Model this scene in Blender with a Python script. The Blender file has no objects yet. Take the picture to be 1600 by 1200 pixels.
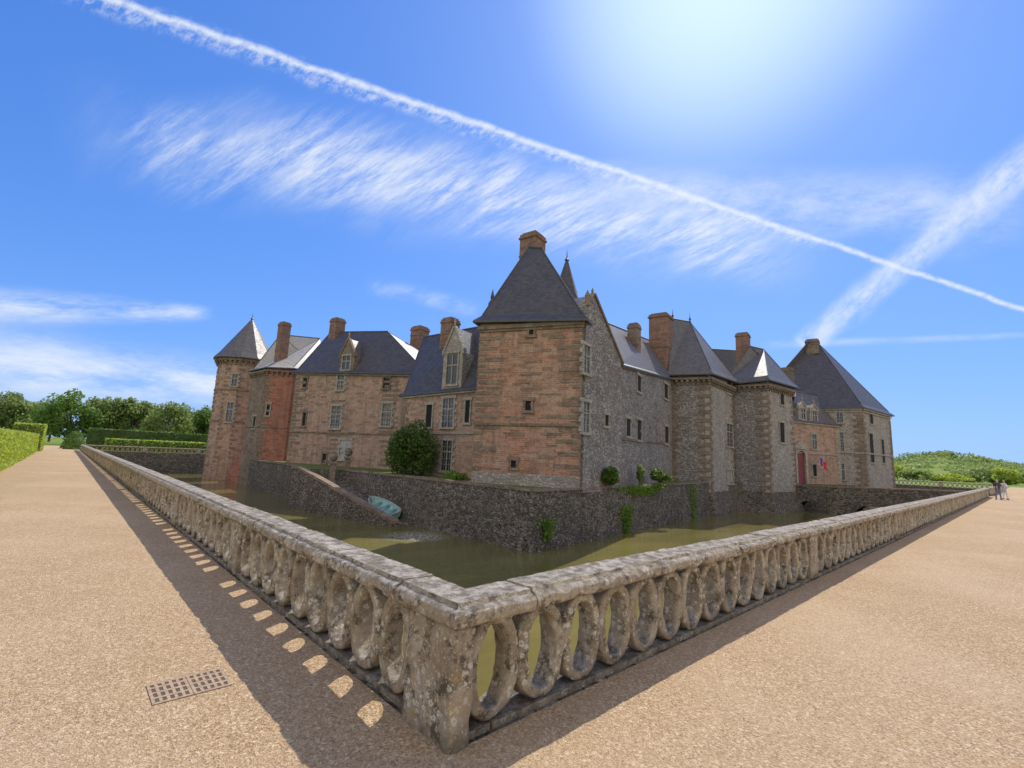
import bpy, bmesh, math, random
from mathutils import Vector, Matrix, noise
random.seed(11)
scene=bpy.context.scene; col=scene.collection
PI=math.pi
# ---------------------------------------------------------------- survey frame (camera solved from the two perpendicular balustrades)
FX=741.0
Xc=Vector((802,-150,-FX)).normalized()
Yc=Vector((-700,-83,-FX)); Yc=(Yc-Xc*Yc.dot(Xc)).normalized()
Zc=Xc.cross(Yc)
M=Matrix((Xc,Yc,Zc))
CAM=Vector((-1.91,-2.48,1.8))
_f=M@Vector((0,0,-1)); F=Vector((_f.x,_f.y,0)).normalized(); R=Vector((F.y,-F.x,0))
def ray(px,py): return M@Vector((px-800,600-py,-FX))
def Q(px,py,D):
    d=ray(px,py); return CAM+d*(D/d.dot(F))
def XY(px,py,D):
    v=Q(px,py,D); return Vector((v.x,v.y))
def SD(S,D):
    v=CAM+R*S+F*D; return Vector((v.x,v.y))
def Zp(px,py,D): return Q(px,py,D).z
def onz(px,py,z):
    d=ray(px,py); return CAM+d*((z-CAM.z)/d.z)
def V3(p,z): return Vector((p[0],p[1],z))
WATER=-3.2
SUN=Vector((.757,.30,.93)).normalized()
# ---------------------------------------------------------------- mesh builder
class MB:
    def __init__(s): s.v=[];s.f=[];s.uv=[];s.mi=[]
    def face(s,pts,m=0,uvs=None):
        pts=[Vector(p) for p in pts]; b=len(s.v); s.v+=[tuple(p) for p in pts]; s.f.append(tuple(range(b,b+len(pts)))); s.mi.append(m)
        if uvs is None:
            n=(pts[1]-pts[0]).cross(pts[2]-pts[0])
            if n.length<1e-12: n=Vector((0,0,1))
            n.normalize(); u=Vector((0,0,1)).cross(n)
            if u.length<.02: u=Vector((1,0,0))
            u.normalize(); w=n.cross(u); uvs=[(p.dot(u),p.dot(w)) for p in pts]
        s.uv+=uvs
    def obox(s,o,a,b,c,m=0):
        o=Vector(o);a=Vector(a);b=Vector(b);c=Vector(c)
        if a.cross(b).dot(c)<0: a,b=b,a
        P=lambda i,j,k:o+a*i+b*j+c*k
        for q in (((0,0,0),(0,1,0),(1,1,0),(1,0,0)),((0,0,1),(1,0,1),(1,1,1),(0,1,1)),((0,0,0),(1,0,0),(1,0,1),(0,0,1)),
                  ((1,0,0),(1,1,0),(1,1,1),(1,0,1)),((1,1,0),(0,1,0),(0,1,1),(1,1,1)),((0,1,0),(0,0,0),(0,0,1),(0,1,1))):
            s.face([P(*t) for t in q],m)
    def box(s,x0,x1,y0,y1,z0,z1,m=0): s.obox((x0,y0,z0),(x1-x0,0,0),(0,y1-y0,0),(0,0,z1-z0),m)
    def lathe(s,c,prof,n=12,m=0,a0=0):
        c=Vector(c)
        for i in range(len(prof)-1):
            r0,z0=prof[i];r1,z1=prof[i+1]
            for k in range(n):
                a=a0+2*PI*k/n;b=a0+2*PI*(k+1)/n
                p=[c+Vector((r0*math.cos(a),r0*math.sin(a),z0)),c+Vector((r0*math.cos(b),r0*math.sin(b),z0)),c+Vector((r1*math.cos(b),r1*math.sin(b),z1)),c+Vector((r1*math.cos(a),r1*math.sin(a),z1))]
                if r1<1e-5: p=p[:3]
                elif r0<1e-5: p=[p[0],p[2],p[3]]
                s.face(p,m)
    def tube(s,a,b,r0,r1,n=7,m=0):
        a=Vector(a);b=Vector(b);d=(b-a).normalized();u=d.orthogonal().normalized();w=d.cross(u)
        for k in range(n):
            t=2*PI*k/n;q=2*PI*(k+1)/n
            s.face([a+(u*math.cos(t)+w*math.sin(t))*r0,a+(u*math.cos(q)+w*math.sin(q))*r0,b+(u*math.cos(q)+w*math.sin(q))*r1,b+(u*math.cos(t)+w*math.sin(t))*r1],m)
    def build(s,name,mats,parent=None,smooth=False,merge=False):
        me=bpy.data.meshes.new(name); me.from_pydata(s.v,[],s.f)
        ul=me.uv_layers.new(name='UVMap'); flat=[c for u in s.uv for c in u]; ul.data.foreach_set('uv',flat)
        if not isinstance(mats,(list,tuple)): mats=[mats]
        for m in mats: me.materials.append(m)
        me.polygons.foreach_set('material_index',s.mi)
        if merge:
            bm=bmesh.new();bm.from_mesh(me);bmesh.ops.remove_doubles(bm,verts=bm.verts,dist=1e-4);bm.to_mesh(me);bm.free()
        if smooth:
            me.polygons.foreach_set('use_smooth',[True]*len(me.polygons)); me.set_sharp_from_angle(angle=math.radians(40))
        me.update(); o=bpy.data.objects.new(name,me); col.objects.link(o); attach(o,parent); return o
def attach(o,parent):
    if parent is not None:
        o.parent=parent
        if parent.type=='EMPTY': o.matrix_parent_inverse=Matrix.Translation(-parent.location)
def tag(o,label,cat=None,group=None,kind=None):
    if label: o['label']=label
    if cat: o['category']=cat
    if group: o['group']=group
    if kind: o['kind']=kind
    return o
def thing(name,label,cat,loc,group=None):
    o=bpy.data.objects.new(name,None); col.objects.link(o); o.location=loc; o.empty_display_size=.2
    return tag(o,label,cat,group)
# ---------------------------------------------------------------- materials
def newmat(name):
    m=bpy.data.materials.new(name); m.use_nodes=True; nt=m.node_tree; return m,nt,nt.nodes['Principled BSDF']
def nd(nt,t,ins=None,**kw):
    n=nt.nodes.new(t)
    for k,v in kw.items(): setattr(n,k,v)
    if ins:
        for k,v in ins.items():
            if hasattr(v,'is_output'): nt.links.new(v,n.inputs[k])
            else: n.inputs[k].default_value=v
    return n
def c4(c): return (c[0],c[1],c[2],1)
def mixc(nt,fac,a,b,mode='MIX'):
    n=nt.nodes.new('ShaderNodeMix'); n.data_type='RGBA'; n.blend_type=mode
    for i,v in ((0,fac),(6,a),(7,b)):
        if hasattr(v,'is_output'): nt.links.new(v,n.inputs[i])
        else: n.inputs[i].default_value=v if i==0 else c4(v)
    return n.outputs[2]
def mr(nt,v,a,b,c=0,d=1,smooth=False):
    n=nd(nt,'ShaderNodeMapRange',{0:v,1:a,2:b,3:c,4:d}); n.clamp=True
    if smooth: n.interpolation_type='SMOOTHSTEP'
    return n.outputs[0]
def pos(nt,scale=(1,1,1)):
    g=nd(nt,'ShaderNodeNewGeometry'); return nd(nt,'ShaderNodeMapping',{0:g.outputs['Position'],3:scale}).outputs[0]
def nz(nt,vec,scale,detail=4,rough=.6): return nd(nt,'ShaderNodeTexNoise',{'Vector':vec,'Scale':scale,'Detail':detail,'Roughness':rough}).outputs['Fac']
def bump(nt,b,h,s=.5,d=.02):
    n=nd(nt,'ShaderNodeBump',{'Strength':s,'Distance':d,'Height':h}); nt.links.new(n.outputs[0],b.inputs['Normal'])
def mul(nt,a,b): return nd(nt,'ShaderNodeMath',{0:a,1:b},operation='MULTIPLY').outputs[0]
def simple(name,c,rough=.7,metal=0,var=.25,sc=3):
    m,nt,b=newmat(name); p=pos(nt); n=nz(nt,p,sc,5)
    k=mr(nt,n,.3,.7); nt.links.new(mixc(nt,k,tuple(x*(1-var) for x in c),tuple(min(1,x*(1+var)) for x in c)),b.inputs['Base Color'])
    b.inputs['Roughness'].default_value=rough; b.inputs['Metallic'].default_value=metal; return m
def mk_stone():   # weathered lichen stone of the balustrade
    m,nt,b=newmat('lichen_stone'); p=pos(nt)
    c=mixc(nt,mr(nt,nz(nt,p,3.5,9,.72),.36,.58),(.25,.18,.11),(.53,.43,.30))
    c=mixc(nt,mr(nt,nz(nt,p,30,6,.75),.38,.66,0,.6),c,(.38,.31,.22))
    q=nd(nt,'ShaderNodeVectorMath',{0:p,1:(3,7,1)}).outputs[0]
    dk=mr(nt,nz(nt,q,5.5,10,.8),.51,.59,0,.88)
    c=mixc(nt,dk,c,(.10,.08,.055))
    wob=nz(nt,p,55,5,.7)
    gate=mr(nt,nz(nt,p,2.6,4,.6),.40,.54)
    vo=nd(nt,'ShaderNodeTexVoronoi',{'Vector':p,'Scale':15,'Randomness':1})
    ds=nd(nt,'ShaderNodeMath',{0:vo.outputs['Distance'],1:wob},operation='ADD').outputs[0]
    c=mixc(nt,mul(nt,mr(nt,ds,.86,.76),gate),c,(.70,.66,.54))
    c=mixc(nt,mul(nt,mr(nt,ds,.66,.60),gate),c,(.36,.33,.25))
    vo2=nd(nt,'ShaderNodeTexVoronoi',{'Vector':p,'Scale':36,'Randomness':1})
    ds2=nd(nt,'ShaderNodeMath',{0:vo2.outputs['Distance'],1:wob},operation='ADD').outputs[0]
    c=mixc(nt,mr(nt,ds2,.74,.64,0,.9),c,(.66,.58,.42))
    bl=mr(nt,nz(nt,q,9,7,.75),.60,.66,0,.8); c=mixc(nt,bl,c,(.66,.62,.52))
    oc=mr(nt,nz(nt,nd(nt,'ShaderNodeVectorMath',{0:p,1:(11,2,5)}).outputs[0],7,7,.75),.60,.68,0,.7); c=mixc(nt,oc,c,(.50,.33,.12))
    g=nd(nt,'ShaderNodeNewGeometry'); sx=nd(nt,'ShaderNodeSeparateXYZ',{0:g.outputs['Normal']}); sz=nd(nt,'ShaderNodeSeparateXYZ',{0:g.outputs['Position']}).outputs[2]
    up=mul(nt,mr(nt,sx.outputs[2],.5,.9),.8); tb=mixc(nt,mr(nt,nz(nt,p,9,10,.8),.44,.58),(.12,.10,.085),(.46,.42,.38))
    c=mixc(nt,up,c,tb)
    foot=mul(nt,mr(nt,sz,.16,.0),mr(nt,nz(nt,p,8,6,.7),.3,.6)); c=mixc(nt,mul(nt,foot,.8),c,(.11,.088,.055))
    nt.links.new(c,b.inputs['Base Color']); b.inputs['Roughness'].default_value=.92; b.inputs['Specular IOR Level'].default_value=.15
    h=nd(nt,'ShaderNodeMath',{0:nz(nt,p,12,10,.78),1:nz(nt,p,85,4,.7)},operation='ADD').outputs[0]
    bump(nt,b,h,.9,.018); return m
def mk_brick(name,c1,c2,mort,patch,pf=.6):
    m,nt,b=newmat(name); uv=nd(nt,'ShaderNodeUVMap').outputs[0]; p=pos(nt)
    wv=nd(nt,'ShaderNodeTexNoise',{'Vector':p,'Scale':2.0,'Detail':3}).outputs['Color']
    uv=nd(nt,'ShaderNodeVectorMath',{0:uv,1:nd(nt,'ShaderNodeVectorMath',{0:wv,1:(.05,.05,0)},operation='MULTIPLY').outputs[0]}).outputs[0]
    br=nd(nt,'ShaderNodeTexBrick',{'Vector':uv,'Color1':c4(c1),'Color2':c4(c2),'Mortar':c4(mort),'Scale':1,'Mortar Size':.014,'Mortar Smooth':.3,'Bias':0,'Brick Width':.34,'Row Height':.13})
    c=br.outputs['Color']
    br2=nd(nt,'ShaderNodeTexBrick',{'Vector':uv,'Color1':(0,0,0,1),'Color2':(1,1,1,1),'Mortar':(.5,.5,.5,1),'Scale':1,'Mortar Size':.001,'Bias':0,'Brick Width':.7,'Row Height':.26})
    rr=nd(nt,'ShaderNodeSeparateColor',{0:br2.outputs['Color']}).outputs[0]
    c=mixc(nt,mr(nt,rr,.68,.9,0,.45),c,tuple(x*.5 for x in c1))
    c=mixc(nt,mr(nt,rr,.28,.05,0,.4),c,mort)
    lay=nz(nt,pos(nt,(.5,.5,7)),1.2,6,.7)
    c=mixc(nt,mr(nt,lay,.5,.68,0,.5),c,tuple(x*.45 for x in c1))
    c=mixc(nt,mr(nt,nz(nt,p,.45,6,.7),.45,.7,0,pf),c,patch)
    c=mixc(nt,mr(nt,nz(nt,p,3.5,6,.8),.50,.72,0,.5),c,mort)
    c=mixc(nt,mr(nt,nz(nt,p,6,6,.8),.53,.63,0,.75),c,(.11,.075,.055))
    st=nz(nt,pos(nt,(1.6,1.6,.18)),1,5,.7)
    c=mixc(nt,mr(nt,st,.48,.70,0,.6),c,(.14,.105,.085))
    nt.links.new(c,b.inputs['Base Color']); b.inputs['Roughness'].default_value=.9; b.inputs['Specular IOR Level'].default_value=.15
    bump(nt,b,br.outputs['Fac'],-.5,.03); return m
def mk_rubble(name,c1,c2,joint,stain,sc=2.6,sf=.6,flat=1.7,lf=.75):
    m,nt,b=newmat(name); p=pos(nt,(1,1,flat))
    w=nd(nt,'ShaderNodeTexNoise',{'Vector':p,'Scale':3,'Detail':3}).outputs['Color']
    pv=nd(nt,'ShaderNodeVectorMath',{0:p,1:nd(nt,'ShaderNodeVectorMath',{0:w,1:(.25,.25,.25)},operation='MULTIPLY').outputs[0]}).outputs[0]
    e=nd(nt,'ShaderNodeTexVoronoi',{'Vector':pv,'Scale':sc},feature='DISTANCE_TO_EDGE'); v=nd(nt,'ShaderNodeTexVoronoi',{'Vector':pv,'Scale':sc})
    sp=nd(nt,'ShaderNodeSeparateColor',{0:v.outputs['Color']})
    c=mixc(nt,sp.outputs[0],c1,c2)
    c=mixc(nt,mr(nt,nz(nt,p,9,6,.8),.5,.68,0,.7),c,tuple(x*.4 for x in c1))
    c=mixc(nt,mr(nt,e.outputs['Distance'],.09,.02),c,joint)
    c=mixc(nt,mr(nt,nz(nt,pos(nt),.5,6,.75),.45,.65,0,sf),c,stain)
    c=mixc(nt,mr(nt,nz(nt,pos(nt),5,6,.8),.56,.62,0,lf),c,tuple(min(1,x*1.45+.08) for x in c2))
    nt.links.new(c,b.inputs['Base Color']); b.inputs['Roughness'].default_value=.92; b.inputs['Specular IOR Level'].default_value=.15
    bump(nt,b,mr(nt,e.outputs['Distance'],0,.2),.6,.05); return m
def mk_slate(name,c1,c2,rough=.42,pat=(.15,.12,.10)):
    m,nt,b=newmat(name); uv=nd(nt,'ShaderNodeUVMap').outputs[0]
    br=nd(nt,'ShaderNodeTexBrick',{'Vector':uv,'Color1':c4(c1),'Color2':c4(c2),'Mortar':c4(tuple(x*.4 for x in c1)),'Scale':1,'Mortar Size':.012,'Mortar Smooth':.3,'Brick Width':.3,'Row Height':.2})
    p=pos(nt); c=mixc(nt,mr(nt,nz(nt,p,1.3,6,.75),.45,.7,0,.5),br.outputs['Color'],pat)
    c=mixc(nt,mr(nt,nz(nt,pos(nt,(1,1,5)),2.5,6,.8),.5,.7,0,.5),c,tuple(x*.5 for x in c1))
    nt.links.new(c,b.inputs['Base Color']); nt.links.new(mr(nt,nz(nt,p,4,5),.3,.7,rough-.1,rough+.2),b.inputs['Roughness']); bump(nt,b,br.outputs['Fac'],-.5,.02); return m
def mk_gravel():
    m,nt,b=newmat('gravel'); p=pos(nt)
    v=nd(nt,'ShaderNodeTexVoronoi',{'Vector':p,'Scale':95}); sp=nd(nt,'ShaderNodeSeparateColor',{0:v.outputs['Color']})
    v2=nd(nt,'ShaderNodeTexVoronoi',{'Vector':p,'Scale':55}); sp2=nd(nt,'ShaderNodeSeparateColor',{0:v2.outputs['Color']})
    c=mixc(nt,sp.outputs[0],(.265,.175,.095),(.62,.455,.285))
    c=mixc(nt,mr(nt,sp2.outputs[1],.84,.97,0,.6),c,(.18,.12,.075))
    c=mixc(nt,mr(nt,sp2.outputs[2],.86,.97,0,.6),c,(.78,.64,.46))
    c=mixc(nt,mr(nt,nz(nt,p,14,7,.85),.42,.66,0,.45),c,(.31,.205,.115))
    c=mixc(nt,mr(nt,nz(nt,p,1.3,7,.75),.42,.68,0,.32),c,(.36,.24,.135))
    c=mixc(nt,mr(nt,nz(nt,p,.3,4,.6),.45,.65,0,.3),c,(.57,.43,.29))
    nt.links.new(c,b.inputs['Base Color']); b.inputs['Roughness'].default_value=.95; b.inputs['Specular IOR Level'].default_value=.1
    h=nd(nt,'ShaderNodeMath',{0:v.outputs['Distance'],1:nz(nt,p,30,6,.85)},operation='ADD').outputs[0]
    bump(nt,b,h,.75,.012); return m
def mk_water():
    m,nt,b=newmat('moat_water'); p=pos(nt)
    c=mixc(nt,mr(nt,nz(nt,pos(nt,(.4,1,1)),.35,6,.65),.35,.7),(.125,.108,.034),(.20,.172,.055))
    ce=onz(648,838,WATER); gd=nd(nt,'ShaderNodeVectorMath',{0:p,1:tuple(ce)},operation='DISTANCE').outputs['Value']
    near=mr(nt,gd,2.6,.2)
    foam=mul(nt,mr(nt,nz(nt,p,6,7,.85),.50,.56),mr(nt,gd,2.2,.6))
    c=mixc(nt,foam,c,(.80,.82,.78))
    nt.links.new(c,b.inputs['Base Color']); b.inputs['Roughness'].default_value=.04; b.inputs['IOR'].default_value=1.40
    h1=nz(nt,pos(nt,(.8,1.8,1)),3.0,4,.55); h2=nz(nt,p,6,3,.6)
    h=nd(nt,'ShaderNodeMath',{0:h1,1:mul(nt,h2,mul(nt,near,6.0))},operation='ADD').outputs[0]
    bump(nt,b,h,.22,.06); return m
def mk_leaf(name,c1,c2,tr=.4,trc=None):
    m,nt,b=newmat(name); g=nd(nt,'ShaderNodeNewGeometry'); p=pos(nt)
    c=mixc(nt,g.outputs['Random Per Island'],c1,c2); c=mixc(nt,mr(nt,nz(nt,p,.7,4),.4,.65,0,.5),c,tuple(x*.55 for x in c1))
    nt.links.new(c,b.inputs['Base Color']); b.inputs['Roughness'].default_value=.55; b.inputs['Specular IOR Level'].default_value=.3
    t=nd(nt,'ShaderNodeBsdfTranslucent'); nt.links.new(mixc(nt,.5,c,trc or tuple(min(1,x*1.6) for x in c2)),t.inputs[0])
    mx=nd(nt,'ShaderNodeMixShader',{0:tr,1:b.outputs[0],2:t.outputs[0]}); nt.links.new(mx.outputs[0],nt.nodes['Material Output'].inputs[0]); return m
def mk_grass(name,c1,c2):
    m,nt,b=newmat(name); p=pos(nt); c=mixc(nt,mr(nt,nz(nt,p,8,6,.8),.35,.65),c1,c2); c=mixc(nt,mr(nt,nz(nt,p,.15,5),.4,.65,0,.5),c,(.14,.14,.04))
    nt.links.new(c,b.inputs['Base Color']); b.inputs['Roughness'].default_value=.9; b.inputs['Specular IOR Level'].default_value=.1; bump(nt,b,nz(nt,p,20,5),.5,.05); return m
STONE=mk_stone(); GRAVEL=mk_gravel(); WAT=mk_water()
BRICK=mk_brick('weathered_brick',(.37,.165,.10),(.48,.255,.165),(.46,.37,.28),(.31,.20,.14),.45)
BRICKP=mk_brick('pale_brick',(.37,.20,.135),(.47,.295,.21),(.47,.39,.305),(.32,.23,.17),.45)
BRICKR=mk_brick('red_brick',(.40,.125,.08),(.48,.18,.12),(.38,.25,.18),(.31,.145,.10),.45)
BRICKC=mk_brick('chimney_brick',(.26,.12,.078),(.35,.185,.125),(.32,.24,.18),(.19,.125,.09),.6)
QUOIN=mk_rubble('brown_granite',(.175,.13,.095),(.30,.23,.17),(.245,.19,.14),(.13,.10,.08),1.6,.5,1.7,.3)
TRIM=mk_rubble('pale_granite',(.34,.30,.25),(.46,.41,.345),(.33,.285,.235),(.20,.17,.135),2,.4,1.7,.4)
GREY=mk_rubble('grey_rubble',(.205,.18,.16),(.41,.37,.335),(.15,.13,.115),(.145,.122,.105),3.0,.6)
PALEG=mk_rubble('pale_grey_rubble',(.27,.24,.205),(.46,.415,.36),(.27,.235,.195),(.20,.17,.14),3.0,.5)
MOATW=mk_rubble('moat_rubble',(.11,.093,.075),(.28,.24,.195),(.046,.04,.032),(.068,.062,.040),3.2,.6,2.0,.7)
SLATE=mk_slate('slate',(.050,.047,.057),(.085,.078,.088),.52,(.12,.10,.09))
SLATEL=mk_slate('worn_slate',(.098,.088,.084),(.16,.142,.134),.40)
SLATEP=mk_slate('sunlit_tint_slate',(.38,.36,.33),(.50,.47,.43),.36,(.40,.36,.31))  # pale copy of the slate: sunlight on these roof faces painted into the colour
GLASS=simple('window_glass',(.035,.042,.05),.12,0,.4,1.5)
PALEGL=simple('pale_window',(.34,.33,.30),.3,0,.2,1)
WOODW=simple('white_window_wood',(.40,.38,.34),.6)
DARK=simple('dark_opening',(.012,.011,.010),.9)
RED=simple('red_door_paint',(.17,.028,.032),.5)
LEAD=simple('lead',(.08,.075,.072),.5,.2)
BOATG=simple('green_boat_paint',(.17,.34,.30),.45,0,.3,4)
BOATI=simple('boat_inside',(.30,.46,.42),.6,0,.3,6)
RUST=simple('rusty_iron',(.32,.225,.15),.85,.0,.35,30)
PIT=simple('silted_drain',(.085,.06,.04),.95,0,.3,30)
LEAF=mk_leaf('ivy_leaf',(.06,.11,.02),(.14,.22,.04),.4)
LEAFY=mk_leaf('bright_leaf',(.10,.19,.025),(.26,.36,.05),.45)
LEAFT=mk_leaf('tree_leaf',(.085,.16,.028),(.19,.29,.06),.45)
LEAFO=mk_leaf('olive_tree_leaf',(.14,.20,.05),(.26,.33,.10),.45)
LEAFH=mk_leaf('hedge_leaf',(.24,.31,.035),(.44,.52,.08),.4)
LEAFD=mk_leaf('dark_hedge_leaf',(.06,.11,.025),(.13,.19,.045),.3)
BARK=simple('bark',(.13,.10,.075),.9,0,.35,8)
GRASS=mk_grass('meadow',(.10,.17,.02),(.20,.28,.05))
GRASST=mk_grass('terrace_grass',(.08,.12,.025),(.17,.20,.05))
# ---------------------------------------------------------------- ground, moat, water
XR=110.; YF=92.
g=MB(); B=3500
for (x0,x1,y0,y1) in ((-B,.06,-B,.06),(.06,XR,-B,.06),(XR,B,-B,.06),(-B,.06,.06,YF),(XR,B,.06,YF),(-B,.06,YF,B),(.06,XR,YF,B),(XR,B,YF,B)):
    g.face([(x0,y0,-.01),(x1,y0,-.01),(x1,y1,-.01),(x0,y1,-.01)])
tag(g.build('ground',GRASS),None,kind='structure')
g=MB()
g.face([(-4.4,-30,0),(160,-30,0),(160,.06,0),(-4.4,.06,0)]); g.face([(-4.4,.06,0),(.06,.06,0),(.06,130,0),(-4.4,130,0)])
tag(g.build('gravel_path',GRAVEL),None,kind='structure')
g=MB(); g.face([(.06,.06,WATER),(XR,.06,WATER),(XR,YF,WATER),(.06,YF,WATER)]); tag(g.build('water',WAT),None,kind='structure')
g=MB()
for i in range(9000):
    D=1.6+random.random()**1.3*7; S=random.uniform(-1.15,1.15)*D; p=V3(SD(S,D),0)
    if p.x>.0 and p.y>.0: continue
    r=random.uniform(.003,.007); a=random.uniform(0,6.3); h=r*random.uniform(.7,1.1)
    c_=[p+Vector((r*math.cos(a+q*PI/2)*random.uniform(.7,1.3),r*math.sin(a+q*PI/2)*random.uniform(.7,1.3),.001)) for q in range(4)]; t=p+Vector((0,0,h+.001))
    for q in range(4): g.face([c_[q],c_[(q+1)%4],t],0,[(0,0)]*3)
CHIP=simple('stone_chipping',(.50,.38,.25),.9,0,.55,90)
tag(g.build('loose_chippings',CHIP),'loose golden stone chippings scattered over the gravel path','gravel',kind='stuff')
def retwall(x0,x1,y0,y1,label):
    m=MB(); m.box(x0,x1,y0,y1,WATER-.3,-.012); tag(m.build('retaining_wall',MOATW),label,'wall')
retwall(.08,.38,.39,YF,'rubble moat wall dropping to the water beneath the balustrade beside the hedge path')
retwall(.08,XR,.08,.38,'rubble moat wall dropping to the water beneath the balustrade facing the castle entrance')
retwall(.39,XR,YF-.3,YF,'shaded moat wall below the distant balustrade beyond the round castle tower')
retwall(XR-.3,XR,.39,YF-.31,'low moat wall far beyond the bridge and the end pavilion')
# ---------------------------------------------------------------- balustrade pieces
def ndisp(p,a1,s1,a2,s2,seed=0):
    q=Vector(p)+Vector((seed*3.1,seed*1.7,0))
    return noise.noise_vector(q*s1)*a1+noise.noise_vector(q*s2)*a2
def ring_mesh(seed,na=28,nc=12,depth=.092,pitch=.48,amp=1.0):
    me=bpy.data.meshes.new('baluster'); vs=[];fs=[]
    ai=.146;bi=.262;ao=pitch/2+.010;bo=.340
    cs=[]
    for k in range(nc):
        a=2*PI*k/nc+PI/4/2; c=math.cos(a);s_=math.sin(a); e=.42
        cs.append((.5+.5*math.copysign(abs(c)**e,c),math.copysign(abs(s_)**e,s_)))
    for i in range(na):
        th=2*PI*i/na; c=math.cos(th);s_=math.sin(th); e=.9
        cx=math.copysign(abs(c)**e,c); sz=math.copysign(abs(s_)**e,s_)
        for (r,y) in cs:
            x=cx*(ai+(ao-ai)*r); z=sz*(bi+(bo-bi)*r)
            v=Vector((x,y*depth*(1-.06*r),z)); v+=ndisp(v,.012*amp,6,.0065*amp,24,seed)
            er=noise.noise(Vector((x*9+seed*5,z*9,y*2)))
            if abs(y)>.6 and er>.28: v.y-=math.copysign((er-.28)*.045*amp,y)
            vs.append(v)
    for i in range(na):
        for k in range(nc):
            a=i*nc+k;b=i*nc+(k+1)%nc;c=((i+1)%na)*nc+(k+1)%nc;d=((i+1)%na)*nc+k; fs.append((a,b,c,d))
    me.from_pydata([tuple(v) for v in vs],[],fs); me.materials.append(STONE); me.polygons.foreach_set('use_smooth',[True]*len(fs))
    bm=bmesh.new();bm.from_mesh(me);bmesh.ops.recalc_face_normals(bm,faces=bm.faces);bm.to_mesh(me);bm.free(); me.update(); return me
RN=[ring_mesh(i,56,28,.092,.49) for i in range(12)]; RM=[ring_mesh(i+20,28,14,.092,.49) for i in range(6)]; RL=[ring_mesh(40,12,6,.09,.49,.5)]
def rough_block(name,x0,x1,y0,y1,z0,z1,r=.03,step=.04,amp=1,parent=None,mat=None,seed=0):
    bm=bmesh.new(); bmesh.ops.create_cube(bm,size=1)
    n=max(2,min(22,int(max(x1-x0,y1-y0,z1-z0)/step))); bmesh.ops.subdivide_edges(bm,edges=bm.edges,cuts=n,use_grid_fill=True)
    lo=Vector((x0,y0,z0));hi=Vector((x1,y1,z1))
    for v in bm.verts:
        p=Vector([lo[i]+(v.co[i]+.5)*(hi[i]-lo[i]) for i in range(3)])
        q=Vector([min(max(p[i],lo[i]+r),hi[i]-r) for i in range(3)]); d=p-q
        if d.length>1e-6: p=q+d.normalized()*r
        p+=ndisp(p,.013*amp,6,.007*amp,20,seed); v.co=p
    me=bpy.data.meshes.new(name); bm.to_mesh(me); bm.free(); me.materials.append(mat or STONE); me.polygons.foreach_set('use_smooth',[True]*len(me.polygons))
    o=bpy.data.objects.new(name,me); col.objects.link(o); attach(o,parent); return o
PROF=[(.055,.705),(.02,.722),(.0,.74),(.0,.80),(.018,.822),(.062,.832),(.075,.858),(.345,.858),(.358,.832),(.402,.822),(.42,.80),(.42,.74),(.40,.722),(.365,.705)]
def resamp(pr,mx):
    out=[]
    for i in range(len(pr)):
        a=Vector(pr[i]);b=Vector(pr[(i+1)%len(pr)]); k=max(1,math.ceil((b-a).length/mx))
        for j in range(k): out.append(a.lerp(b,j/k))
    return out
def rail_piece(pathfn,ts,fine,parent,seed):
    pr=resamp(PROF,.025 if fine else 1); n=len(pr); vs=[];fs=[]
    rx=random.uniform(-.006,.006);rz=random.uniform(-.005,.005);tl=random.uniform(-.004,.004)
    for i,t in enumerate(ts):
        for w in pr:
            z=w.y+rz+tl*(i/(len(ts)-1)-.5)*2
            p=Vector(pathfn(t,w.x+rx,z))
            e=Vector((0,0,0))
            if fine:
                e=ndisp(p,.007,6,.005,24,seed)
                edge=abs(w.y-.80)<.035 and (w.x<.03 or w.x>.39)
                ch=noise.noise(p*6+Vector((seed,0,0)))
                if edge and ch>.15: e+=Vector((0,0,-.025*min(1,(ch-.15)*4)))
                if w.y<.75 and ch<-.15: e+=Vector((0,0,.02))
            vs.append(p+e)
    for i in range(len(ts)-1):
        for k in range(n):
            fs.append((i*n+k,i*n+(k+1)%n,(i+1)*n+(k+1)%n,(i+1)*n+k))
    fs.append(tuple(range(n))); fs.append(tuple(reversed(range((len(ts)-1)*n,len(ts)*n))))
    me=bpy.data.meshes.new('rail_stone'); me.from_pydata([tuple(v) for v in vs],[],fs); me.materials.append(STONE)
    bm=bmesh.new();bm.from_mesh(me);bmesh.ops.recalc_face_normals(bm,faces=bm.faces);bm.to_mesh(me);bm.free()
    me.polygons.foreach_set('use_smooth',[True]*len(me.polygons)); me.set_sharp_from_angle(angle=math.radians(50))
    o=bpy.data.objects.new('rail_stone',me); col.objects.link(o); attach(o,parent); return o
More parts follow.
